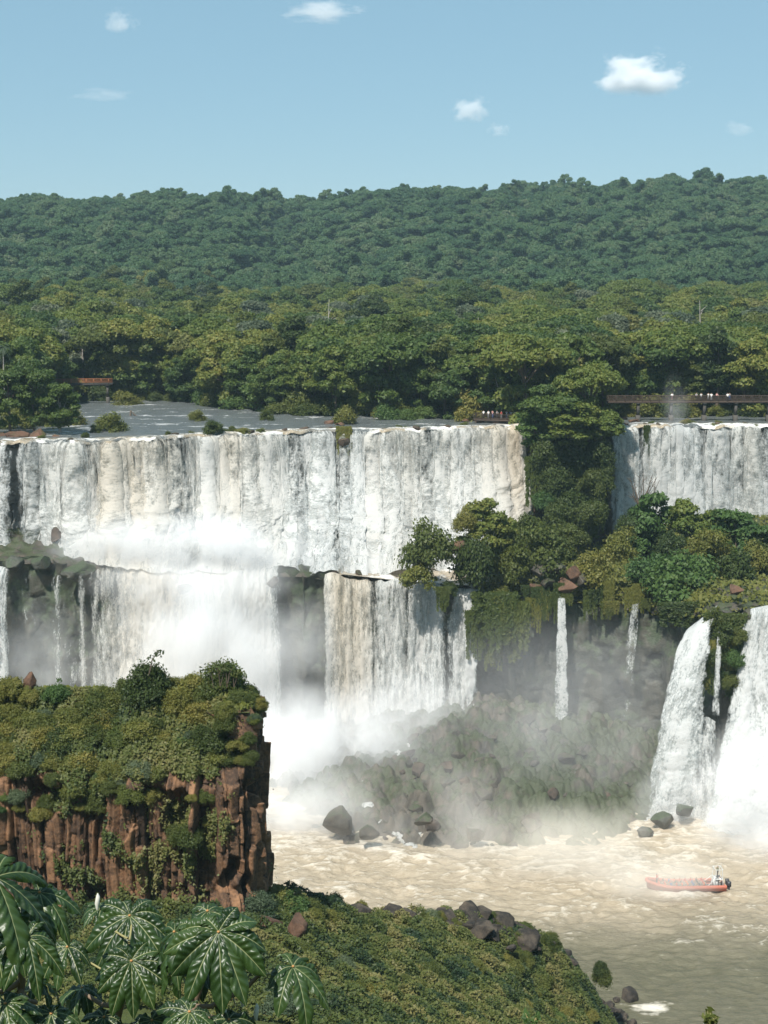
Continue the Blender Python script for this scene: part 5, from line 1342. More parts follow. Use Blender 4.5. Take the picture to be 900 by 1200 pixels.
tuft(832, 1204, 14, 18, 'leafy plant tip poking up at the bottom edge over the river', 3, M['leaf_shrub'])
tuft(622, 1204, 14, 16, 'bright yellow green sprout at the bottom edge over the slope', 4, M['leaf_bright'])

# ================================================================== cecropia trees in front of the lookout
def cec_mats():
    t = NT('cecropia_leaf')
    m_ = t.attr('mid').outputs['Fac']; vn_ = t.attr('vein').outputs['Fac']; rnd = t.attr('v').outputs['Fac']
    n = t.noise(14.0, t.n('TexCoord').outputs['Object'], 3)
    g = t.ramp(t.math('ADD', t.math('MULTIPLY', rnd, 0.7), t.math('MULTIPLY', n, 0.3)), [(0.1, (0.010, 0.026, 0.007)), (0.55, (0.024, 0.052, 0.012)), (1.0, (0.052, 0.088, 0.022))])
    g = t.mix(t.math('MULTIPLY', vn_, 0.22), g, (0.10, 0.16, 0.06))
    g = t.mix(m_, g, (0.42, 0.44, 0.22))
    g = t.mix(t.maprange(t.noise(5.0, t.n('TexCoord').outputs['Object'], 5, 0.7), 0.66, 0.74), g, (0.13, 0.085, 0.03))
    back = t.n('NewGeometry').outputs['Backfacing']
    under = t.mix(m_, (0.27, 0.31, 0.25), (0.42, 0.42, 0.30))
    c = t.mix(back, g, under)
    rough = t.math('ADD', t.math('MULTIPLY', back, 0.30), 0.38)
    p = t.n('BsdfPrincipled', {'Base Color': c, 'Roughness': rough, 'Specular IOR Level': 0.5, 'Normal': t.bump(n, 0.15, 0.01)})
    tr = t.n('BsdfTranslucent', {'Color': t.mix(m_, (0.06, 0.13, 0.02), (0.25, 0.3, 0.1))})
    return t.surf(t.n('MixShader', {0: 0.16, 1: p.outputs[0], 2: tr.outputs[0]}).outputs[0])
M['cecropia'] = cec_mats()
M['hub'] = plain('leaf_hub', (0.42, 0.22, 0.08), 0.6, 0.3)
M['bud'] = plain('white_bud', (0.68, 0.66, 0.58), 0.6, 0.3)
M['branch'] = plain('cecropia_bark', (0.20, 0.145, 0.10), 0.8, 0.3, scale=25)
def lobes(axis, up, n, L, W, droop, rng, gap=0.55, cup=0.25, ang=None):
    """palmate blade round the hub: returns arrays. axis = blade's facing normal, up = direction of the longest lobe"""
    axis = np.asarray(axis, float); axis /= np.linalg.norm(axis)
    e1 = np.asarray(up, float) - axis * np.dot(up, axis); e1 /= np.linalg.norm(e1); e2 = np.cross(axis, e1)
    Vs, Fs, mid, vein, vv, off = [], [], [], [], [], 0
    nu, nw = 64, 17
    u = np.linspace(0.0, 1, nu); w_ = np.linspace(-1, 1, nw); w_ = np.sign(w_) * np.abs(w_) ** 1.7
    U, W_ = np.meshgrid(u, w_, indexing='ij')
    span = 2 * math.pi - gap
    for i in range(n):
        f = (i + 0.5) / n - 0.5; th = f * span + rng.uniform(-.06, .06)
        ln = L * (1.0 - 0.42 * abs(2 * f) ** 2) * rng.uniform(0.93, 1.07); wd = W * (1.0 - 0.3 * abs(2 * f) ** 2) * rng.uniform(0.9, 1.1)
        prof_ = np.clip(0.10 + 0.95 * np.sin(np.pi * np.clip(U * 0.93 + 0.02, 0, 1) ** 1.25) ** 0.9, 0, 1.1); prof_ = prof_ * sst(0.0, 0.12, U + 0.03) * np.sqrt(np.clip((1.0 - U) / 0.16, 0, 1))
        r = U * ln
        dirv = e1 * math.cos(th) + e2 * math.sin(th); side = -e1 * math.sin(th) + e2 * math.cos(th)
        # droop bends the lobe down (world z) progressively; lobes are creased at the midrib
        dr = droop * rng.uniform(0.6, 1.5)
        x = r * np.cos(dr * U * 0.5); dropz = -ln * dr * 0.62 * U ** 2
        # gull-wing: edges lift from the crease and then fold down
        ht = wd * (cup * np.abs(W_) * 1.0 - 0.55 * np.abs(W_) ** 3) * prof_
        ridge = 0.0065 * np.sin(2 * np.pi * (U * 9.0 - np.abs(W_) * 1.2)) * np.abs(W_) ** 0.6 * prof_ * np.clip(1.35 - np.abs(W_) ** 4, 0, 1)
        wave = 0.014 * np.sin(U * 17 + i) * W_ ** 2 * prof_
        P = x[..., None] * dirv + (W_ * wd * prof_ * 0.94)[..., None] * side + (ht + ridge * (L / 0.33) + wave + 0.05 * np.sin(np.pi * U) * ln)[..., None] * axis
        roll = rng.uniform(-0.55, 0.55); tw = rng.uniform(-0.5, 0.5)
        P += (W_ * wd * prof_ * np.sin(roll + tw * U) * 0.8)[..., None] * axis
        P[..., 2] += dropz
        Vs.append(P.reshape(-1, 3)); Fs.append(grid_faces(nu, nw, off)); off += nu * nw
        md = np.clip(1 - np.abs(W_) * prof_ * wd / (0.0038 * (1.3 - U)), 0, 1); mid.append(np.where(np.abs(W_) < 0.02, 1.0, md * 0.6).ravel())
        vein.append((np.clip(np.cos(2 * np.pi * (U * 9.0 - np.abs(W_) * 1.2)), 0, 1) ** 6).ravel()); vv.append(np.full(nu * nw, rng.uniform()))
    return np.concatenate(Vs), np.concatenate(Fs), np.concatenate(mid), np.concatenate(vein), np.concatenate(vv)
def add_leaf(tree, base, tip_px, tip_py, Y, rad_px, axis, up, n, droop, seed, W=None, gap=0.55, cup=0.46):
    rg = np.random.default_rng(seed); h = at(tip_px, tip_py, Y); m_ = mpp(Y, h[2]); L = rad_px * m_
    L *= 0.94; V, Fc, mi, ve, vv = lobes(axis, up, n + 1, L, W or L * 0.185, droop, rg, gap, cup)
    nr = np.cross(V[Fc[20, 1]] - V[Fc[20, 0]], V[Fc[20, 3]] - V[Fc[20, 0]])
    if np.dot(nr, axis) < 0: Fc = Fc[:, ::-1]
    lf = obj('leaf', mesh('leaf', V, Fc, M['cecropia'], {'mid': mi, 'vein': ve, 'v': vv}, smooth=True), tree, h - np.array(tree.location))
    b = np.asarray(base, float) - h
    d = np.asarray(axis, float) / np.linalg.norm(axis)
    t = np.linspace(0, 1, 9)[:, None]
    c = b * (1 - t) ** 2 + 2 * t * (1 - t) * (b * 0.25 - d * 0.10 + np.array([0, 0, 0.02])) + t * t * (-d * 0.004)
    v, f = tube(c, np.linspace(0.0075, 0.0055, 9), 7)
    obj('petiole', mesh('petiole', v, f, M['stem'], smooth=True), lf)
    v, f = ico(2); obj('hub', mesh('hub', v * 0.009 * np.array([1, 1, 0.8]), f, M['hub'], smooth=True), lf, d * 0.006)
    return lf
def cecropia(label, spine, Y, leaves, buds=(), side=()):
    """spine: photo pixels of the trunk from below the frame upwards; leaves: (px,py,dY,rad,axis,up,n,droop,attach index)"""
    sp = np.array([at(px, py, Y + dy) for px, py, dy in spine])
    root = np.array([sp[0][0], Y + 0.6, float(slope_z(sp[0][0], Y + 0.6)) - 0.3])
    t = empty('cecropia_tree', root, label=label, cat='tree', group=None)
    loc = np.array(t.location)
    line = np.vstack([root, (root + sp[0]) / 2 + [0.1, 0, 0], sp])
    v, f = tube(line - loc, np.r_[0.07, 0.055, np.linspace(0.034, 0.016, len(sp))], 10)
    obj('trunk', mesh('trunk', v, f, M['branch'], smooth=True), t)
    for a, b, dy in side:
        p, q = at(*a, Y + dy * 0.3), at(*b, Y + dy); m = (p + q) / 2 + [0, 0, -0.03]
        v, f = tube(np.array([p, m, q]) - loc, [0.02, 0.016, 0.012], 8); obj('branch', mesh('branch', v, f, M['branch'], smooth=True), t)
    for i, (px, py, dY, rad, axis, up, n, droop, bp) in enumerate(leaves):
        add_leaf(t, at(*bp, Y), px, py, Y + dY, rad, axis, up, n, droop, int(px * 7 + py))
    for px, py, dY in buds:
        c = at(px, py, Y + dY); m_ = mpp(Y, c[2])
        v, f = tube(np.array([[0, 0, 0], [0, 0, 8], [1.5, 0, 17], [1, 0, 21]]) * m_, np.array([1.2, 3.0, 2.4, 0.4]) * m_, 8)
        obj('bud', mesh('bud', v, f, M['bud'], smooth=True), t, c - loc)
    return t
D_ = lambda *a: np.array(a, float)
DOWN, UP_ = D_(0, -0.15, -1), D_(0, 0, 1)
cecropia('big cecropia with a wide dark umbrella leaf, beside the near slope', [(212, 1230, 0.2), (222, 1190, 0.1), (236, 1150, 0.1), (246, 1108, 0.05)], 8.4,
    [(256, 1092, -0.25, 78, D_(0.05, -0.86, 0.50), D_(0.05, -0.5, -0.85), 10, 0.55, (246, 1120)),
     (243, 1068, 0.05, 52, D_(0.1, -0.25, 0.97), D_(0.6, -0.2, 0.3), 8, 0.95, (245, 1112)),
     (205, 1092, 0.15, 62, D_(-0.75, -0.35, 0.45), D_(-0.2, -0.2, -1), 7, 0.9, (240, 1140)),
     (232, 1135, 0.3, 66, D_(0.1, 0.25, 0.9), D_(0.1, 0.3, -1), 8, 1.2, (236, 1150)),
     (343, 1133, -0.05, 62, D_(0.45, -0.35, 0.8), D_(0.8, -0.1, -0.55), 6, 0.95, (300, 1142)),
     (222, 1186, -0.5, 50, D_(0.0, -0.45, 0.9), D_(-0.3, -0.5, 0.2), 8, 0.7, (222, 1195)),
     (268, 1195, -0.35, 44, D_(0.3, -0.5, 0.8), D_(0.5, -0.4, 0.1), 7, 0.8, (228, 1200))],
    buds=[(284, 1180, -0.2), (300, 1196, -0.2), (262, 1200, -0.3)], side=[((226, 1180), (268, 1168), 0.1), ((268, 1168), (306, 1140), 0.05), ((226, 1185), (274, 1190), -0.2)])
cecropia('cecropia with two stacked ridged umbrella leaves in front of the hollowed cliff', [(128, 1230, 0.2), (138, 1190, 0.1), (148, 1150, 0.1), (151, 1100, 0.2)], 8.9,
    [(152, 1073, 0.25, 66, D_(-0.1, -0.74, 0.62), D_(-0.15, -0.6, -0.8), 10, 0.6, (151, 1105)),
     (154, 1126, -0.35, 56, D_(0.05, -0.80, 0.55), D_(0.1, -0.6, -0.8), 10, 0.55, (148, 1145)),
     (79, 1110, 0.1, 44, D_(-0.2, -0.5, 0.85), D_(-0.1, -0.6, -0.8), 6, 0.8, (145, 1150)),
     (190, 1110, 0.2, 46, D_(0.6, -0.2, 0.6), D_(0.3, -0.2, -1), 6, 1.0, (148, 1140)),
     (96, 1158, 0.35, 46, D_(-0.1, 0.1, 0.95), D_(-0.2, -0.2, -1), 7, 1.0, (140, 1180)),
     (122, 1192, -0.4, 44, D_(-0.1, -0.6, 0.8), D_(-0.4, -0.6, 0.2), 7, 0.8, (138, 1200)),
     (178, 1196, -0.2, 42, D_(0.1, -0.6, 0.8), D_(0.3, -0.6, -0.3), 7, 0.8, (138, 1200)),
     (118, 1066, 0.5, 36, D_(0.3, -0.1, 0.95), D_(-0.5, 0.1, 0.3), 7, 0.9, (150, 1100))],
    buds=[(134, 1172, -0.2), (157, 1178, -0.3), (114, 1066, 0.3)], side=[((140, 1180), (100, 1165), 0.2), ((146, 1150), (186, 1120), 0.15)])
cecropia('cecropia cut by the picture edge, with long drooping pale ridged lobes', [(14, 1230, 0.2), (20, 1190, 0.1), (26, 1150, 0.0), (20, 1100, 0.0)], 8.2,
    [(-6, 1028, -0.2, 96, D_(0.55, -0.45, 0.6), D_(0.25, -0.3, -1), 6, 0.65, (20, 1105)),
     (46, 1046, 0.1, 60, D_(0.3, -0.45, 0.85), D_(0.75, -0.3, -0.5), 8, 0.85, (22, 1110)),
     (32, 1098, -0.3, 58, D_(0.35, -0.7, 0.55), D_(0.3, -0.4, -1), 6, 0.8, (24, 1130)),
     (-8, 1098, -0.1, 58, D_(0.2, -0.6, 0.75), D_(0.3, -0.3, -1), 6, 0.9, (22, 1140)),
     (6, 1176, -0.3, 52, D_(0.1, -0.6, 0.75), D_(0.3, -0.5, -0.4), 8, 0.8, (20, 1190)),
     (60, 1188, -0.2, 48, D_(0.1, -0.6, 0.8), D_(0.3, -0.6, -0.1), 8, 0.8, (22, 1195)),
     (44, 1150, 0.3, 40, D_(0.3, 0.1, 0.9), D_(0.4, -0.1, -1), 6, 1.0, (24, 1160))],
    buds=[(36, 1158, -0.2)], side=[((22, 1160), (44, 1175), 0.0), ((24, 1150), (-10, 1162), 0.0)])

# ================================================================== people
def person_mesh(pose, shirt, legs, seed=0):
    """one continuous skinned body about 1.72 m tall; skin, shirt, trousers and hair by region"""
    J = {'hip': (0, 0, .95), 'waist': (0, 0, 1.10), 'chest': (0, .01, 1.32), 'neck': (0, .01, 1.48), 'head0': (0, -.01, 1.56), 'head1': (0, -.015, 1.68),
         'shL': (.19, .01, 1.41), 'shR': (-.19, .01, 1.41), 'elL': (.25, .02, 1.14), 'elR': (-.25, .02, 1.14), 'wrL': (.24, -.12, .93), 'wrR': (-.24, -.12, .93), 'haL': (.23, -.17, .86), 'haR': (-.23, -.17, .86),
         'thL': (.10, 0, .90), 'thR': (-.10, 0, .90), 'knL': (.11, -.02, .50), 'knR': (-.11, .0, .50), 'anL': (.11, .02, .09), 'anR': (-.11, .03, .09), 'toL': (.12, -.14, .04), 'toR': (-.12, -.13, .04)}
    if pose == 'rail':
        J.update(elL=(.27, -.14, 1.17), elR=(-.27, -.14, 1.17), wrL=(.22, -.36, 1.12), wrR=(-.22, -.36, 1.12), haL=(.2, -.43, 1.12), haR=(-.2, -.43, 1.12))
    if pose == 'photo':
        J.update(elL=(.27, -.12, 1.2), elR=(-.27, -.12, 1.2), wrL=(.12, -.3, 1.5), wrR=(-.12, -.3, 1.5), haL=(.07, -.32, 1.56), haR=(-.07, -.32, 1.56))
    if pose == 'seated':
        for k_ in J: J[k_] = (J[k_][0], J[k_][1], J[k_][2] - .48)
        J.update(thL=(.10, -.05, .44), thR=(-.10, -.05, .44), knL=(.12, -.48, .47), knR=(-.12, -.48, .47), anL=(.12, -.46, .08), anR=(-.12, -.46, .08), toL=(.12, -.62, .04), toR=(-.12, -.62, .04),
                 elL=(.26, -.10, .70), elR=(-.26, -.10, .70), wrL=(.2, -.34, .60), wrR=(-.2, -.34, .60), haL=(.18, -.42, .58), haR=(-.18, -.42, .58))
    rad = {'hip': .15, 'waist': .13, 'chest': .165, 'neck': .062, 'head0': .095, 'head1': .095, 'sh': .075, 'el': .05, 'wr': .036, 'ha': .042, 'th': .095, 'kn': .062, 'an': .045, 'to': .045}
    E = [('hip', 'waist'), ('waist', 'chest'), ('chest', 'neck'), ('neck', 'head0'), ('head0', 'head1')]
    for s in 'LR': E += [('chest', 'sh' + s), ('sh' + s, 'el' + s), ('el' + s, 'wr' + s), ('wr' + s, 'ha' + s), ('hip', 'th' + s), ('th' + s, 'kn' + s), ('kn' + s, 'an' + s), ('an' + s, 'to' + s)]
    keys = list(J); me = bpy.data.meshes.new('body'); me.from_pydata([J[k_] for k_ in keys], [(keys.index(a), keys.index(b)) for a, b in E], [])
    o = bpy.data.objects.new('body', me); COL.objects.link(o)
    o.modifiers.new('skin', 'SKIN'); o.modifiers.new('sub', 'SUBSURF').levels = 1
    for k_, sv in zip(keys, me.skin_vertices[0].data):
        r_ = rad.get(k_, rad.get(k_[:2], .06)); sv.radius = (r_, r_ * (0.72 if k_ in ('chest', 'waist', 'hip') else 1)); sv.use_root = k_ == 'hip'
    dg = bpy.context.evaluated_depsgraph_get()
    res = bpy.data.meshes.new_from_object(o.evaluated_get(dg)); bpy.data.objects.remove(o); bpy.data.meshes.remove(me)
    res.name = 'person'; res.materials.clear()
    for m_ in (M['skin'], shirt, legs, M['hair']): res.materials.append(m_)
    base = -.48 if pose == 'seated' else 0.0
    bn = {k_: np.array(J[k_]) for k_ in J}
    for p in res.polygons:
        c = np.array(p.center[:]); z = c[2] - base
        best, bd = None, 9
        for a, b in E:
            A, B = bn[a], bn[b]; t_ = np.clip(np.dot(c - A, B - A) / np.dot(B - A, B - A), 0, 1); d_ = np.linalg.norm(c - A - t_ * (B - A))
            if d_ < bd: bd, best = d_, (a, b)
        n_ = best[1]
        if n_.startswith(('th', 'kn', 'an')): p.material_index = 2
        elif n_.startswith('to'): p.material_index = 3
        elif n_.startswith('head'): p.material_index = 3 if (c[1] > bn['head1'][1] + .015 or z > 1.70) else 0
        elif n_.startswith(('wr', 'ha')) or n_ == 'neck' and z > 1.45: p.material_index = 0
        elif n_ == 'neck' or n_ in ('waist', 'chest') or n_.startswith(('sh', 'el')): p.material_index = 1
        p.use_smooth = True
    return res
M['skin'] = plain('skin', (0.45, 0.27, 0.18), 0.5, 0.3, scale=30)
M['hair'] = plain('dark_hair', (0.03, 0.022, 0.018), 0.6, 0.3, scale=30)
CL = {'white': (0.78, 0.77, 0.74), 'red': (0.45, 0.06, 0.05), 'blue': (0.08, 0.14, 0.32), 'dark': (0.05, 0.05, 0.055), 'grey': (0.30, 0.30, 0.30), 'pink': (0.62, 0.34, 0.32), 'orange': (0.62, 0.17, 0.07), 'olive': (0.14, 0.16, 0.09)}
for k_, c in CL.items(): M['cloth_' + k_] = plain('cloth_' + k_, c, 0.85, 0.15, scale=8)
PM = {}
def person(loc, rz, pose, shirt, legs, label, group=None):
    key = (pose, shirt, legs)
    if key not in PM: PM[key] = person_mesh(pose, M['cloth_' + shirt], M['cloth_' + legs])
    o = obj('person', PM[key], None, loc, label=label, cat='person', group=group); o.rotation_euler = (0, 0, rz)
    return o

# ================================================================== walkways over the upper river
def walkway(label, a, b, piers, name='walkway', rail=True, wdt=1.6, mat='timber', railmat='timber', zp=ZU - 1.3):
    a, b = np.asarray(a, float), np.asarray(b, float)
    o = empty(name, a, label=label, cat='walkway')
    d = (b - a); L = np.linalg.norm(d); u = d / L; s = np.array([-u[1], u[0], 0])
    nb_ = int(L / 0.3); parts = [bar(u * (i * L / nb_ + .02) - s * wdt / 2, u * (i * L / nb_ + .02) + s * wdt / 2, 0.26, 0.06) for i in range(nb_ + 1)]
    v, f = join(parts); obj('deck', mesh('deck', v, f, M[mat]), o)
    for q in (-1, 1):
        off = s * q * (wdt / 2 - 0.15)
        v, f = bar(off - [0, 0, .30], d + off - [0, 0, .30], 0.22, 0.50); obj('beam', mesh('beam', v, f, M[mat]), o)
        off = s * q * (wdt / 2)
        parts = [bar(off + [0, 0, h], d + off + [0, 0, h], 0.09, t_) for h, t_ in ((1.08, 0.10), (0.75, 0.06), (0.45, 0.06), (0.2, 0.06))]
        parts += [bar(off + u * k_ + [0, 0, -.1], off + u * k_ + [0, 0, 1.1], 0.09, 0.09) for k_ in np.arange(0, L, 1.9)]
        v, f = join(parts); obj('railing', mesh('railing', v, f, M[railmat]), o)
    for k_ in piers:
        h = a[2] - zp
        parts = [box(-.45, .45, -.7, .7, -h, -h * 0.55), box(-.28, .28, -.55, .55, -h * 0.55, -.62), box(-.4, .4, -.9, .9, -.62, -.5)]
        v, f = join(parts); pr = obj('pier', mesh('pier', v, f, M['concrete']), o, u * k_); pr.rotation_euler = (0, 0, math.atan2(u[1], u[0]))
    return o
zd = zat(469.5, 330)
A, B = np.array([xat(712, 330, zd), 330, zd]), np.array([xat(1010, 330, zd), 331, zd])
Lw = np.linalg.norm(B - A); wx = lambda px: (xat(px, 330, zd) - A[0])
walkway('long brown walkway on piers crossing behind the straight upper cascade', A, B, [wx(q) for q in (748, 787, 826, 863, 902, 945)])
for i, (px, sh, lg, ps, lab) in enumerate([(787, 'white', 'pink', 'rail', 'person in white standing alone above the second walkway pier'), (816, 'grey', 'dark', 'rail', 'person in grey on the walkway in front of pale shrubs'), (821, 'white', 'dark', 'photo', 'person in white beside the one in grey on the walkway'), (830, 'white', 'grey', 'photo', 'person in white taking a photo in the walkway group'), (833, 'white', 'grey', 'rail', 'person in white leaning on the rail in the walkway group'), (840, 'pink', 'dark', 'rail', 'shorter person in pink at the end of the walkway group'), (852, 'white', 'dark', 'rail', 'person in white on the walkway just before the third pier'), (855, 'grey', 'blue', 'photo', 'person in grey taking a photo near the third pier')]):
    person((xat(px, 330, zd), 329.6 + 0.5 * (i % 2), zd + .03), 0.2 * ((i % 3) - 1), ps, sh, lg, lab)
zc = zat(491, 324)
walkway('crowded brown viewing platform at the lip beside the wooded buttress', [xat(556, 326, zc), 326, zc], [xat(628, 323, zc), 323, zc], [2, 8, 13], wdt=3.0, zp=ZU - 1.3)
rng = np.random.default_rng(5)
for i, px in enumerate(np.r_[np.linspace(566, 594, 6), np.linspace(598, 626, 12)] + rng.uniform(-1, 1, 18)):
    sh = ['white', 'white', 'pink', 'grey', 'red', 'white', 'blue'][i % 7]
    t_ = (px - 556) / 72; Y = 326 - 3 * t_ + rng.uniform(-.9, .9)
    person((xat(px, Y, zc), Y, zc + .03), rng.uniform(-.8, .8), ['rail', 'stand', 'photo'][i % 3], sh, ['dark', 'grey', 'blue'][i % 3], f'person in {sh} standing in the crowd on the viewing platform', f'people in {sh} on the viewing platform')
zl = zat(449, 384)
walkway('short grey walkway with rusty orange rails crossing the river behind the island', [xat(66, 383, zl), 383, zl], [xat(132, 385, zl), 385, zl], [4, 13], mat='concrete', railmat='rail_rust')
# driftwood stump in the upper river
v, f = tube([[0, 0, -.6], [.1, 0, 1.2], [.9, 0, .2], [1.8, 0, -.4]], [.35, .22, .18, .12], 7)
obj('stump', mesh('stump', v, f, M['bark']), None, onz(153, 487, ZU), label='dark broken stump sticking out of the upper river', cat='stump')

# ================================================================== tour boat
def boat():
    c = onz(803, 1041, 0.25)
    o = empty('tour_boat', c, label='orange inflatable tour boat full of passengers heading into the spray', cat='boat'); o.rotation_euler = (0, 0, R(180 + 3))
    L, W = 11.0, 2.6
    M['boat'] = plain('boat_orange', (0.44, 0.125, 0.075), 0.6, 0.4, var=.12); M['boatdeck'] = plain('boat_grey_deck', (0.22, 0.21, 0.2), 0.7, 0.3); M['steel'] = plain('painted_steel', (0.62, 0.64, 0.62), 0.45, 0.5); M['motor'] = plain('motor_black', (.03, .03, .035), .4, .5)
    # hull (bow at +x)
    xs = np.linspace(-L / 2, L / 2, 26); t = (xs + L / 2) / L
    hw = W / 2 * np.where(t < .62, 1, np.sqrt(np.clip(1 - ((t - .62) / .38) ** 2.2, 0, 1))); sheer = .55 + .75 * np.clip((t - .55) / .45, 0, 1) ** 2; keel = -.35 + .75 * np.clip((t - .6) / .4, 0, 1) ** 2.5
    secs = [np.stack([xs, -hw, sheer], -1), np.stack([xs, -hw * .85, keel * .5 + .1], -1), np.stack([xs, 0 * hw, keel], -1), np.stack([xs, hw * .85, keel * .5 + .1], -1), np.stack([xs, hw, sheer], -1)]
    v = np.stack(secs, 1).reshape(-1, 3); f = grid_faces(26, 5)
    v2, f2 = box(-L / 2 - .02, -L / 2 + .12, -W / 2 * .95, W / 2 * .95, -.3, .62); v, f = join([(v, f), (v2, f2)])
    h = obj('hull', mesh('hull', v, f, M['boat'], smooth=True), o)
    for q in (-1, 1):
        c_ = np.stack([xs, q * hw, sheer + .05], -1); v, f = tube(c_[:-1], np.full(25, .27), 10); obj('tube', mesh('tube', v, f, M['boat'], smooth=True), o)
    v, f = tube([[L / 2 - .45, -.75, 1.25], [L / 2 - .08, -.35, 1.33], [L / 2 + .02, 0, 1.36], [L / 2 - .08, .35, 1.33], [L / 2 - .45, .75, 1.25]], .27, 10); obj('bow_tube', mesh('bow_tube', v, f, M['boat'], smooth=True), o)
    v, f = box(-L / 2 + .1, L / 2 - 1.7, -1.0, 1.0, .12, .2); obj('deck', mesh('deck', v, f, M['boatdeck']), o)
    for k_ in range(9):
        x = -2.55 + k_ * .78; v, f = join([box(x - .2, x + .2, -1.0, 1.0, .55, .62), box(x - .2, x - .14, -1.0, 1.0, .62, 1.0), box(x - .08, x + .08, -.9, -.8, .2, .55), box(x - .08, x + .08, .8, .9, .2, .55)]); obj('bench', mesh('bench', v, f, M['boatdeck']), o)
    # helm tower at the stern
    parts = []
    for px_, py_ in ((-5.2, -.75), (-5.2, .75), (-3.9, -.75), (-3.9, .75)):
        parts.append(tube([[px_, py_, .2], [px_ + (.2 if px_ < -4.5 else -.25), py_, 2.9]], .05, 7))
    for z in (1.5, 2.9):
        for a_, b_ in (((-5.1, -.75), (-5.1, .75)), ((-4.05, -.75), (-4.05, .75)), ((-5.1, -.75), (-4.05, -.75)), ((-5.1, .75), (-4.05, .75))): parts.append(tube([[*a_, z], [*b_, z]], .045, 6))
    parts += [tube([[-3.95, q * .75, 1.6], [-2.9, q * .95, .6]], .045, 6) for q in (-1, 1)] + [tube([[-5.0, 0, 2.9], [-5.0, 0, 3.6]], .03, 6)]
    v, f = join(parts); obj('helm_frame', mesh('helm_frame', v, f, M['steel']), o)
    v, f = join([box(-4.5, -3.95, -.55, .55, .2, 1.35), box(-4.35, -3.98, -.45, .45, 1.35, 1.6)]); obj('console', mesh('console', v, f, M['steel']), o)
    v, f = box(-5.1, -4.15, -.7, .7, 1.46, 1.53); obj('helm_platform', mesh('helm_platform', v, f, M['boatdeck']), o)
    for q in (-.5, .5):
        v, f = join([box(-6.35, -5.85, q - .2, q + .2, .35, 1.05), box(-6.2, -6.0, q - .1, q + .1, -.6, .35)]); obj('motor', mesh('motor', v, f, M['motor']), o)
    ca, sa = math.cos(o.rotation_euler.z), math.sin(o.rotation_euler.z)
    def w_(x, y, z): return (c[0] + x * ca - y * sa, c[1] + x * sa + y * ca, c[2] + z)
    rg = np.random.default_rng(3); hd = math.pi / 2 + o.rotation_euler.z
    for k_ in range(9):
        for q, y in enumerate((-.7, 0.0, .7)):
            sh = ['red', 'orange', 'dark', 'orange', 'red', 'blue'][int(rg.integers(0, 6))]
            rowword = 'near the bow' if k_ > 5 else ('amidships' if k_ > 2 else 'near the helm tower')
            person(w_(-2.50 + k_ * .78, y + rg.uniform(-.05, .05), .17), hd + rg.uniform(-.25, .25), 'seated', sh, 'dark', f'seated boat passenger in {sh} {rowword}', f'seated boat passengers in {sh} {rowword}')
    person(w_(-4.55, 0, 1.54), hd, 'rail', 'olive', 'dark', 'person in olive standing at the raised helm of the boat')
    person(w_(-4.75, .55, .2), hd + .3, 'stand', 'white', 'grey', 'person in white standing under the helm of the boat')
    person(w_(4.1, 0.0, .62), hd + math.pi, 'photo', 'red', 'dark', 'person in red kneeling high at the bow of the boat')
boat()
# ================================================================== air: haze, spray, clouds
def vol_mat(name, build):
    t = NT(name); build(t); return t.m
def haze():
    v, f = box(-2600, 2600, -200, 2600, -5.0, 235.0)
    def b(t):
        p = t.n('VolumePrincipled', {'Color': (0.62, 0.86, 1.0, 1), 'Density': HAZE_D, 'Anisotropy': -0.1})
        t.link(p.outputs[0], t.out.inputs['Volume'])
    m_ = vol_mat('haze_air', b)
    obj('haze', mesh('haze', v, f, m_), label='thin blue air between the viewer and the far hill', cat='haze', kind='stuff')
HAZE_D = 0.000095
haze()
def spray(px, py, Y, rx, ry, rz, dens, label, seed, col=(1, 1, 1), cut=0.40, sc=0.095):
    c = at(px, py, Y)
    v, f = ico(4)
    def b(t):
        tc = t.n('TexCoord').outputs['Object']
        ln = t.n('VectorMath', {0: tc}, operation='LENGTH').outputs['Value']
        fall = t.n('MapRange', {'Value': ln, 1: 0.98, 2: 0.15, 3: 0.0, 4: 1.0}, interpolation_type='SMOOTHSTEP').outputs[0]
        w_ = t.n('VectorMath', {0: t.pos(), 1: (seed * 3.1, seed * 7.7, 0)}).outputs[0]
        n = t.noise(sc, t.scaled(w_, (1, 1, 0.75)), 4, 0.6)
        n = t.maprange(n, cut, 0.66, 0.04, 1.15)
        d = t.math('MULTIPLY', t.math('MULTIPLY', fall, n), dens)
        p = t.n('VolumePrincipled', {'Color': tuple(col) + (1,), 'Anisotropy': -0.4}); t.link(d, p.inputs['Density'])
        t.link(p.outputs[0], t.out.inputs['Volume'])
    m_ = vol_mat('spray', b)
    o = obj('mist', mesh('mist', v, f, m_), None, c, label=label, cat='mist', kind='stuff'); o.scale = (rx, ry, rz)
    return o
spray(352, 905, 247, 26, 15, 18, 0.42, 'thick white spray boiling at the foot of the lower curtains', 1)
spray(232, 765, 259, 23, 9, 19, 0.30, 'veil of spray in front of the wide misty lower curtain', 2)
spray(900, 950, 214, 16, 10, 17, 0.30, 'dense white spray bursting from the heavy lower fall', 3)
spray(640, 850, 240, 40, 22, 22, 0.022, 'thin drifting spray before the shaded cliff', 4, sc=0.07)
spray(215, 645, 274, 32, 8, 9, 0.34, 'spray hanging where the upper cascade strikes the ledge', 5)
spray(690, 995, 205, 36, 10, 9, 0.085, 'low tan tinged spray drifting over the river by the boat', 6, (1.0, 0.95, 0.87), sc=0.09)
spray(470, 960, 214, 28, 12, 13, 0.06, 'thin spray over the misty end of the rubble fan', 7, (1.0, 0.97, 0.92))
spray(470, 840, 258, 17, 8, 10, 0.24, 'spray at the foot of the tan streaked curtain', 9)
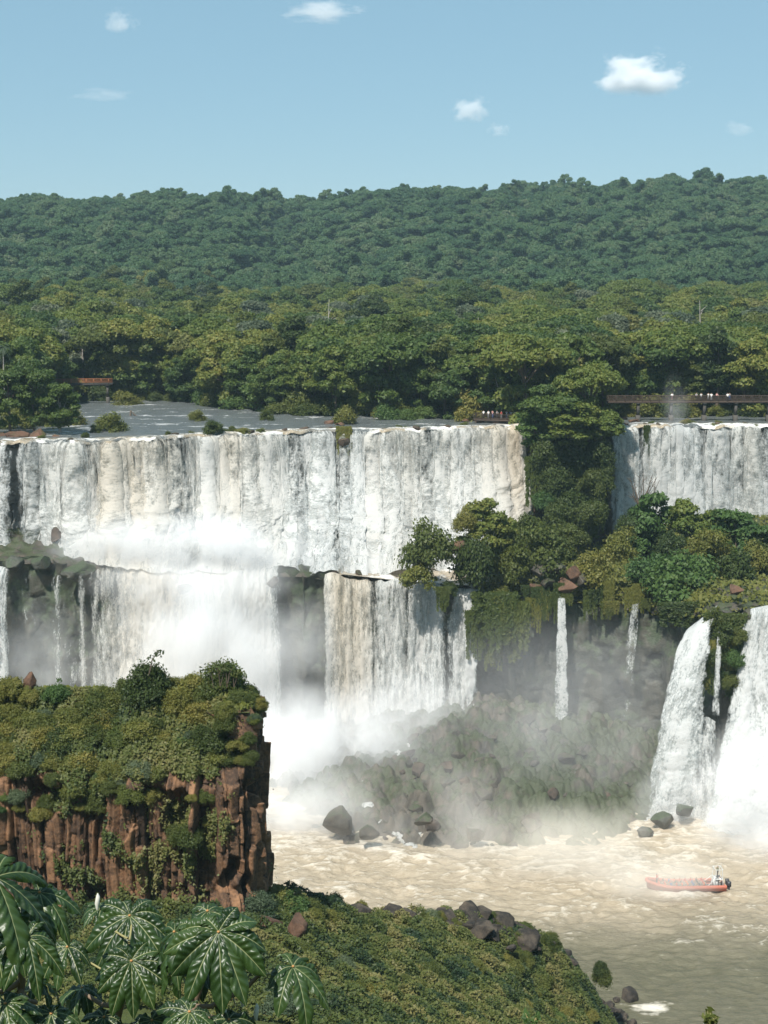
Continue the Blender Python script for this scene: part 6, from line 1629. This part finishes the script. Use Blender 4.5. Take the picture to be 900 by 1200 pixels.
spray(795, 945, 226, 9, 6, 9, 0.22, 'spray bursting where the leaning fall meets the wet boulders', 12)
spray(345, 765, 262, 12, 6, 16, 0.07, 'thin veil of spray before the dark mossy buttress', 15)
spray(345, 955, 222, 15, 9, 10, 0.20, 'drifting spray filling the water gap beside the headland', 16)
spray(766, 1030, 195, 12, 5, 4.5, 0.17, 'pale spray veiling the bow of the tour boat', 13, (1.0, 0.96, 0.9), cut=0.25)
spray(228, 682, 266, 25, 5, 5.5, 0.30, 'white spray bursting over the join of the two left tiers', 14)
spray(792, 475, 316, 4, 3, 9, 0.09, 'small plume of spray rising past the long walkway', 8, cut=0.4)
spray(60, 790, 255, 18, 8, 16, 0.05, 'veil of spray before the mossy outer cliff', 10)

def cloud(px, py, wpx, hpx, Y, dens, label, seed):
    c = at(px, py, Y); m_ = mpp(Y, c[2])
    v, f = ico(4)
    def b(t):
        tc = t.n('TexCoord').outputs['Object']
        n = t.noise(1.9, t.n('VectorMath', {0: tc, 1: (seed * 2.3, seed, 0)}).outputs[0], 6, 0.62)
        z = t.n('SeparateXYZ', {0: tc}).outputs[2]
        ln = t.n('VectorMath', {0: t.scaled(tc, (1, 1, 1))}, operation='LENGTH').outputs['Value']
        e = t.math('SUBTRACT', t.math('ADD', t.math('MULTIPLY', t.math('SUBTRACT', n, 0.5), 2.3), 0.62), t.math('MULTIPLY', ln, 1.0))
        flat = t.maprange(z, -0.55, -0.25)
        d = t.math('MULTIPLY', t.math('MULTIPLY', t.maprange(e, 0.0, 0.35), flat), t.maprange(ln, 1.0, 0.86))
        d = t.math('MULTIPLY', d, dens)
        p = t.n('VolumePrincipled', {'Color': (1, 1, 1, 1), 'Anisotropy': 0.0}); t.link(d, p.inputs['Density'])
        t.link(p.outputs[0], t.out.inputs['Volume'])
    o = obj('cloud', mesh('cloud', v, f, vol_mat('cloud_vapour', b)), None, c, label=label, cat='cloud', kind='structure')
    o.scale = (wpx * m_ * 0.68, wpx * m_ * 0.5, hpx * m_ * 0.85)
cloud(750, 90, 100, 46, 3600, 0.055, 'puffy bright white cloud, the largest in the sky', 1)
cloud(551, 131, 46, 28, 3600, 0.030, 'small white cloud low in the middle of the sky', 2)
cloud(584, 153, 26, 16, 3600, 0.018, 'tiny wisp beside the small white cloud', 3)
cloud(378, 15, 90, 22, 3600, 0.018, 'thin flat cloud at the upper picture edge', 4)
cloud(141, 27, 40, 26, 3600, 0.018, 'small faint cloud high over the forest', 5)
cloud(866, 152, 38, 18, 3600, 0.010, 'faint wisp of cloud under the largest cloud', 6)
cloud(120, 112, 70, 14, 3600, 0.006, 'barely visible grey streak of cloud low in the sky', 7)
